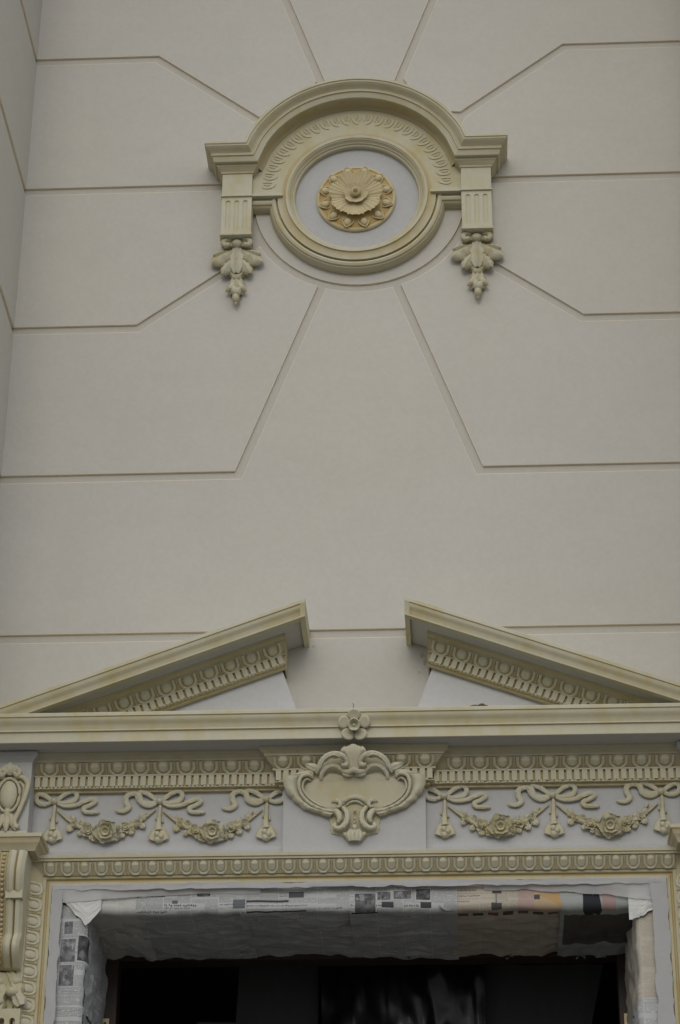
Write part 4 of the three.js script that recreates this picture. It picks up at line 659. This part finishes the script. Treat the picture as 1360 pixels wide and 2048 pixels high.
{
  const top = 4.224, fr = fold(top - YS), FL = (x, d) => { const [p, q] = fr(d); return [x, top - p, ZP - q]; };
  const outH = (d) => { const k = Math.max(0, Math.min(1, (d - (top - YS) + FR * 1.5) / (FR * 2))); return [0, -k, 1 - k]; };
  const len = top - YS + ZP - ZB + 0.01, seams = [-0.90, -0.684, -0.356, -0.013, 0.303, 0.643, 0.872];
  const T = [
    printed(384, 1024, { cols: 3, bars: 3, ink: 0.5, paper: [205, 205, 200] }),
    printed(640, 1024, { cols: 4, bars: 26, ink: 1.15, pics: [[0.55, 0.045, 0.12, 0.02, 80]], blocks: [[0.10, 0.045, 0.16, 0.02, 'rgba(40,40,42,0.8)'], [0.33, 0.09, 0.05, 0.022, 'rgba(70,70,74,0.7)'], [0.88, 0.09, 0.11, 0.05, 'rgba(95,100,104,0.9)']] }),
    printed(640, 1024, { cols: 3, bars: 22, ink: 1.1, blocks: [[0.02, 0.095, 0.40, 0.014, 'rgba(45,45,48,0.85)'], [0.42, 0.04, 0.13, 0.04, 'rgba(75,77,80,0.9)'], [0.02, 0.158, 0.55, 0.012, 'rgba(40,40,42,0.85)']] }),
    printed(640, 1024, { cols: 4, bars: 26, ink: 1.15, pics: [[0.05, 0.06, 0.19, 0.11, 95], [0.26, 0.05, 0.12, 0.05, 100], [0.41, 0.045, 0.16, 0.05, 110], [0.62, 0.035, 0.13, 0.07, 80]], blocks: [[0.30, 0.115, 0.11, 0.03, 'rgba(55,55,60,0.9)'], [0.66, 0.118, 0.10, 0.03, 'rgba(55,55,60,0.9)'], [0.02, 0.172, 0.24, 0.013, 'rgba(35,35,38,0.9)']] }),
    printed(640, 1024, { cols: 4, bars: 16, ink: 0.7, paper: [194, 186, 172], draw(g, w, h) {
      g.fillStyle = 'rgba(182,142,136,0.45)'; g.fillRect(0.58 * w, 0, 0.42 * w, 0.20 * h);
      g.fillStyle = 'rgb(190,170,140)'; g.fillRect(0.72 * w, 0.07 * h, 0.24 * w, 0.10 * h); g.fillStyle = 'rgb(192,160,112)'; g.beginPath(); g.moveTo(0.74 * w, 0.075 * h); g.lineTo(0.955 * w, 0.075 * h); g.lineTo(0.955 * w, 0.155 * h); g.closePath(); g.fill();
      g.fillStyle = 'rgba(70,72,76,0.9)'; g.fillRect(0.72 * w, 0.08 * h, 0.05 * w, 0.03 * h); g.fillRect(0.36 * w, 0.05 * h, 0.08 * w, 0.02 * h); g.fillRect(0.39 * w, 0.07 * h, 0.006 * w, 0.07 * h); g.fillRect(0.35 * w, 0.13 * h, 0.09 * w, 0.045 * h);
      for (let i = 0; i < 7; i++) { g.fillStyle = i % 2 ? 'rgba(60,50,46,0.8)' : 'rgba(110,66,56,0.8)'; g.fillRect((0.06 + i * 0.13) * w, 0.21 * h, 0.09 * w, 0.045 * h); }
    } }),
    printed(512, 1024, { cols: 2, bars: 2, ink: 0.2, paper: [168, 174, 172], draw(g, w, h) {
      g.fillStyle = 'rgba(176,132,132,0.6)'; g.fillRect(0.52 * w, 0.02 * h, 0.17 * w, 0.16 * h);
      g.fillStyle = 'rgb(44,46,54)'; g.beginPath(); g.moveTo(0.29 * w, 0); g.lineTo(0.36 * w, 0); g.lineTo(0.41 * w, 0.09 * h); g.lineTo(0.42 * w, 0); g.lineTo(0.46 * w, 0); g.lineTo(0.52 * w, 0.18 * h); g.lineTo(0.49 * w, 0.25 * h); g.lineTo(0.42 * w, 0.22 * h); g.lineTo(0.40 * w, 0.26 * h); g.lineTo(0.31 * w, 0.25 * h); g.lineTo(0.28 * w, 0.17 * h); g.closePath(); g.fill();
      g.fillStyle = 'rgba(60,48,46,0.7)'; g.fillRect(0.05 * w, 0.24 * h, 0.9 * w, 0.5 * h);
    } }),
  ];
  const LB = ['pale newspaper sheet folded under the door head in the corner by the pictured jamb', 'newspaper sheet of small columns with dark bars, second along the door head', 'newspaper sheet with two long black rules, third along the door head', 'newspaper sheet with several small photographs, in the middle of the door head', 'cream newspaper sheet with an orange and pink advertisement', 'blue-grey newspaper sheet with a dark two-legged silhouette, last along the door head'];
  for (let i = 0; i < 6; i++) sheet('newspaper_sheet', LB[i], 'newspaper', { a0: seams[i] - 0.008, a1: seams[i + 1] + 0.012, len: len + rr(-0.02, 0.02), F: FL, out: outH, t: T[i], amp: 0.006, lift: 0.0006 + 0.0018 * (i % 2), ragged: 0.02 });
  // jambs
  const jl = fold(0.083), jambF = (s, x0, y0) => (b, d) => { const [p, q] = jl(d); return [x0 - s * p, b, ZP - q]; };
  const outJ = (s) => (d) => { const k = Math.max(0, Math.min(1, (d - 0.083 + FR * 1.5) / (FR * 2))); return [-s * k, 0, 1 - k]; };
  const TL = printed(1024, 512, { cols: 6, bars: 10, ink: 1.4, pics: [[0.02, 0.58, 0.09, 0.20, 110], [0.02, 0.33, 0.09, 0.22, 120], [0.125, 0.30, 0.10, 0.24, 70], [0.035, 0.16, 0.05, 0.12, 100]], blocks: [[0.185, 0.60, 0.022, 0.36, 'rgba(50,50,54,0.85)'], [0.185, 0.02, 0.022, 0.27, 'rgba(50,50,54,0.85)'], [0.105, 0.03, 0.012, 0.10, 'rgba(80,80,84,0.8)']] });
  const TL2 = printed(1024, 512, { cols: 6, bars: 8, ink: 1.4, pics: [[0.02, 0.70, 0.10, 0.24, 60]], blocks: [[0.175, 0.05, 0.02, 0.85, 'rgba(50,50,54,0.85)']] });
  const TR = printed(1024, 512, { cols: 7, bars: 0, ink: 0.45, paper: [192, 186, 172], blocks: [[0, 0, 0.05, 1, 'rgb(205,205,200)']] });
  const TR2 = printed(1024, 512, { cols: 7, bars: 0, ink: 0.8, pics: [[0.04, 0.35, 0.10, 0.55, 70]] });
  const jlen = 0.083 + ZP - ZB + 0.005;
  sheet('newspaper_sheet', 'newspaper sheet with grey photographs on the papered jamb below the torn corner', 'newspaper', { a0: 3.835, a1: 4.168, len: jlen, F: jambF(-1, -0.931), out: outJ(-1), t: TL, amp: 0.007, flip: true });
  sheet('newspaper_sheet', 'newspaper sheet with a dark photograph low on the jamb below the other pictured sheet', 'newspaper', { a0: 3.40, a1: 3.845, len: jlen, F: jambF(-1, -0.931), out: outJ(-1), t: TL2, amp: 0.007, lift: 0.002, flip: true });
  sheet('newspaper_sheet', 'plain tan newspaper sheet of text on the jamb under the dark silhouette', 'newspaper', { a0: 3.84, a1: 4.165, len: jlen, F: jambF(1, 0.950), out: outJ(1), t: TR, amp: 0.007, flip: true });
  sheet('newspaper_sheet', 'newspaper sheet with a dark picture low on the jamb under the plain tan sheet', 'newspaper', { a0: 3.40, a1: 3.85, len: jlen, F: jambF(1, 0.950), out: outJ(1), t: TR2, amp: 0.007, lift: 0.002, flip: true });
  const white = printed(256, 256, { cols: 2, bars: 0, ink: 0.22, paper: [214, 216, 214] });
  sheet('newspaper_scrap', 'pale torn corner scrap with a pointed tip where jamb and door head meet', 'paper scrap', { a0: -0.942, a1: -0.80, len: 0.105, F: (x, d) => [x, 4.224 - d * (0.45 + 0.75 * Math.max(0, 1 - Math.abs(x + 0.845) / 0.07)), ZP + 0.005], out: () => [0, 0, 1], t: white, amp: 0.004, lift: 0.004, ragged: 0.010 });
  sheet('newspaper_scrap', 'pale curled scrap at the corner above the plain tan sheet', 'paper scrap', { a0: 0.845, a1: 0.95, len: 0.10, F: (x, d) => [x, 4.20 - d * (0.6 + 0.9 * (0.95 - x) / 0.1 * 0.5), ZP + 0.004], out: () => [0, 0, 1], t: white, amp: 0.004, lift: 0.005, ragged: 0.008 });
  // small torn tapes hanging under the door head
  const bits = [[-0.33, 4.137, 0.02, 0.05, 'pale torn tape tab lifting from the sheet with the long black rules'], [-0.39, 4.126, -0.30, 0.022, 'tiny pale tape tab near the back edge under the long black rules'], [0.285, 4.145, 0.06, 0.05, 'pale crumpled tape tab at the seam beside the cream advertisement sheet'], [0.155, 4.122, -0.345, 0.022, 'tiny pale tape tab hanging at the back edge under the photographs'], [0.48, 4.12, -0.345, 0.022, 'tiny pale tape tab hanging at the back edge under the advertisement'], [0.71, 4.118, -0.345, 0.030, 'tiny pale tape tab at the back edge under the dark silhouette']];
  bits.forEach(([x, y, z, l, lab], i) => { const t = thing('tape_tab', lab, 'tape', [x, y, z], 'torn tape tabs under the door head'); const P = (a, b) => { const u = a / 8, v = b / 4 - 0.5; return [x + (u - 0.5) * l, y + 0.006 * Math.sin(u * 5 + i) + v * l * 0.28 * (1 - 0.5 * u), z + 0.012 * Math.cos(u * 4 + v * 3)]; }; part('tape_strip', [toCreasedNormals(prep(quads(9, 5, P)), 1)], M.tape, t); });
}
function tapeStrip(label, pts, w, z, m = M.tape, jag = 1) { // a long strip of white tape with an uneven edge
  const t = thing('masking_tape', label, 'tape', [...pts[0], z], 'strips of white tape between paper and door frame'), n = 110, [p, q] = pts, L = Math.hypot(q[0] - p[0], q[1] - p[1]), dx = (q[0] - p[0]) / L, dy = (q[1] - p[1]) / L, sd = Math.floor(rnd() * 500);
  const P = (i, j) => { const u = i / n * L, e = j / 3, k = w * (e - 0.5) + jag * (j === 3 || j === 0 ? 0.006 : 0.003) * (fbm(u * 30, 1, 4096, sd + (j > 1 ? 3 : 0), 3) - 0.5) * 2; return [p[0] + dx * u - dy * k, p[1] + dy * u + dx * k, z + 0.003 * (fbm(u * 14, e * 3, 4096, sd + 7, 2) - 0.3)]; };
  part('tape_strip', [toCreasedNormals(prep(quads(n + 1, 4, P)), 1)], m, t); return t;
}
tapeStrip('white tape along the upper edge of the newspaper, under the door frame', [[-0.955, 4.2185], [0.965, 4.2185]], 0.018, 0.0875);
tapeStrip('white tape down the jamb edge beside the sheet with grey photographs', [[-0.938, 4.21], [-0.938, 3.3]], 0.034, 0.0885);
tapeStrip('white tape down the jamb edge beside the plain tan newspaper', [[0.940, 3.3], [0.940, 4.21]], 0.050, 0.0885);

const hazyFilm = (label, xa, xb, grow, sd) => { // thin film taped over the upper edge of the papers
  const t = thing('plastic_film', label, 'plastic film', [(xa + xb) / 2, 4.19, 0.078]), nu = 60, nv = 16;
  const P = (i, j) => { const u = j / nu, v = i / nv, x = xa + (xb - xa) * u; return [x, 4.229 - v * (0.022 + grow * u * u + 0.014 * fbm(u * 9, 2.2, 4096, sd, 3)), 0.0800 - 0.012 * v + 0.004 * (fbm(u * 7, v * 2 + u * 3, 4096, sd + 12, 3) - 0.4) + 0.010 * u]; };
  part('film', [toCreasedNormals(prep(quads(nv + 1, nu + 1, P)), 1.2)], M.film, t);
};
hazyFilm('hazy translucent film taped over the papers at the corner above the plain tan newspaper', 0.40, 0.965, 0.05, 811);
hazyFilm('hazy translucent film strip over the papers at the pictured jamb end of the door head', -0.30, -0.955, 0.03, 911);
// ------------------------------------------------------------------ the dark room behind the doorway
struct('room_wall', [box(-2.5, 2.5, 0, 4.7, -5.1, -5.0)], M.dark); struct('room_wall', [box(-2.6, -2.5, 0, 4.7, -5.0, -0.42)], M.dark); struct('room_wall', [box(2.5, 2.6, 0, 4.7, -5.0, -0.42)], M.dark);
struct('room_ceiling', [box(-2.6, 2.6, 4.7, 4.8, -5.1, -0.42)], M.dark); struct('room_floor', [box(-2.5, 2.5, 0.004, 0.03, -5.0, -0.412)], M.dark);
{
  const f = thing('inner_door_frame', 'dark brown wooden frame set deep in the doorway', 'door frame', [0.01, 0, -0.40]);
  part('post', [box(-0.856, -0.802, 0, 4.128, -0.44, -0.365)], M.wood, f); part('post', [box(0.829, 0.872, 0, 4.128, -0.44, -0.365)], M.wood, f); part('head_rail', [box(-0.856, 0.872, 4.1285, 4.148, -0.44, -0.368)], M.wood, f);
  const hinge = (x0, x1, s) => { const h = part('hinge', [box(x0, x1, 3.84, 3.934, -0.3645, -0.3615)], M.brass, f); part('hinge_screw', [new THREE.CylinderGeometry(0.004, 0.004, 0.003, 10).rotateX(Math.PI / 2).translate((x0 + x1) / 2, 3.918, -0.360)], M.wood, f, h); };
  hinge(-0.846, -0.823, -1); hinge(0.842, 0.864, 1);
}
function hanging(name, label, cat, x0, x1, y0, y1, z, m, amp, fx, sd, slant = 0, step = 0) {
  const t = thing(name, label, cat, [(x0 + x1) / 2, y0, z]), nu = 50, nv = 40;
  const P = (i, j) => { const u = j / nu, v = i / nv, x = x0 + (x1 - x0) * u + slant * v * u; return [x, y1 - (u < step ? 0.2 : 0) + (y0 - y1) * v, z + amp * (fbm(u * fx, v * fx * 0.8 + 3, 4096, sd, 4) - 0.5) * 2]; };
  part('hanging_sheet', [toCreasedNormals(prep(quads(nv + 1, nu + 1, P)), 1.2)], m, t); return t;
}
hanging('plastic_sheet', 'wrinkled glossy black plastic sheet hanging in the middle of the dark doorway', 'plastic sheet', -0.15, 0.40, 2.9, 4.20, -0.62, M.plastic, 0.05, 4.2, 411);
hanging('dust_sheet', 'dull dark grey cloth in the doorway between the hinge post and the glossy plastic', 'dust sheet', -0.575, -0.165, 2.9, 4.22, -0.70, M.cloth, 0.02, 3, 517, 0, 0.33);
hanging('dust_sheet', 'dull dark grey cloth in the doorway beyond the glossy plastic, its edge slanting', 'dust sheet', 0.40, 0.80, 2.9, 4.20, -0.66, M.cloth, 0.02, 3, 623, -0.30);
renderer.render(scene, camera);
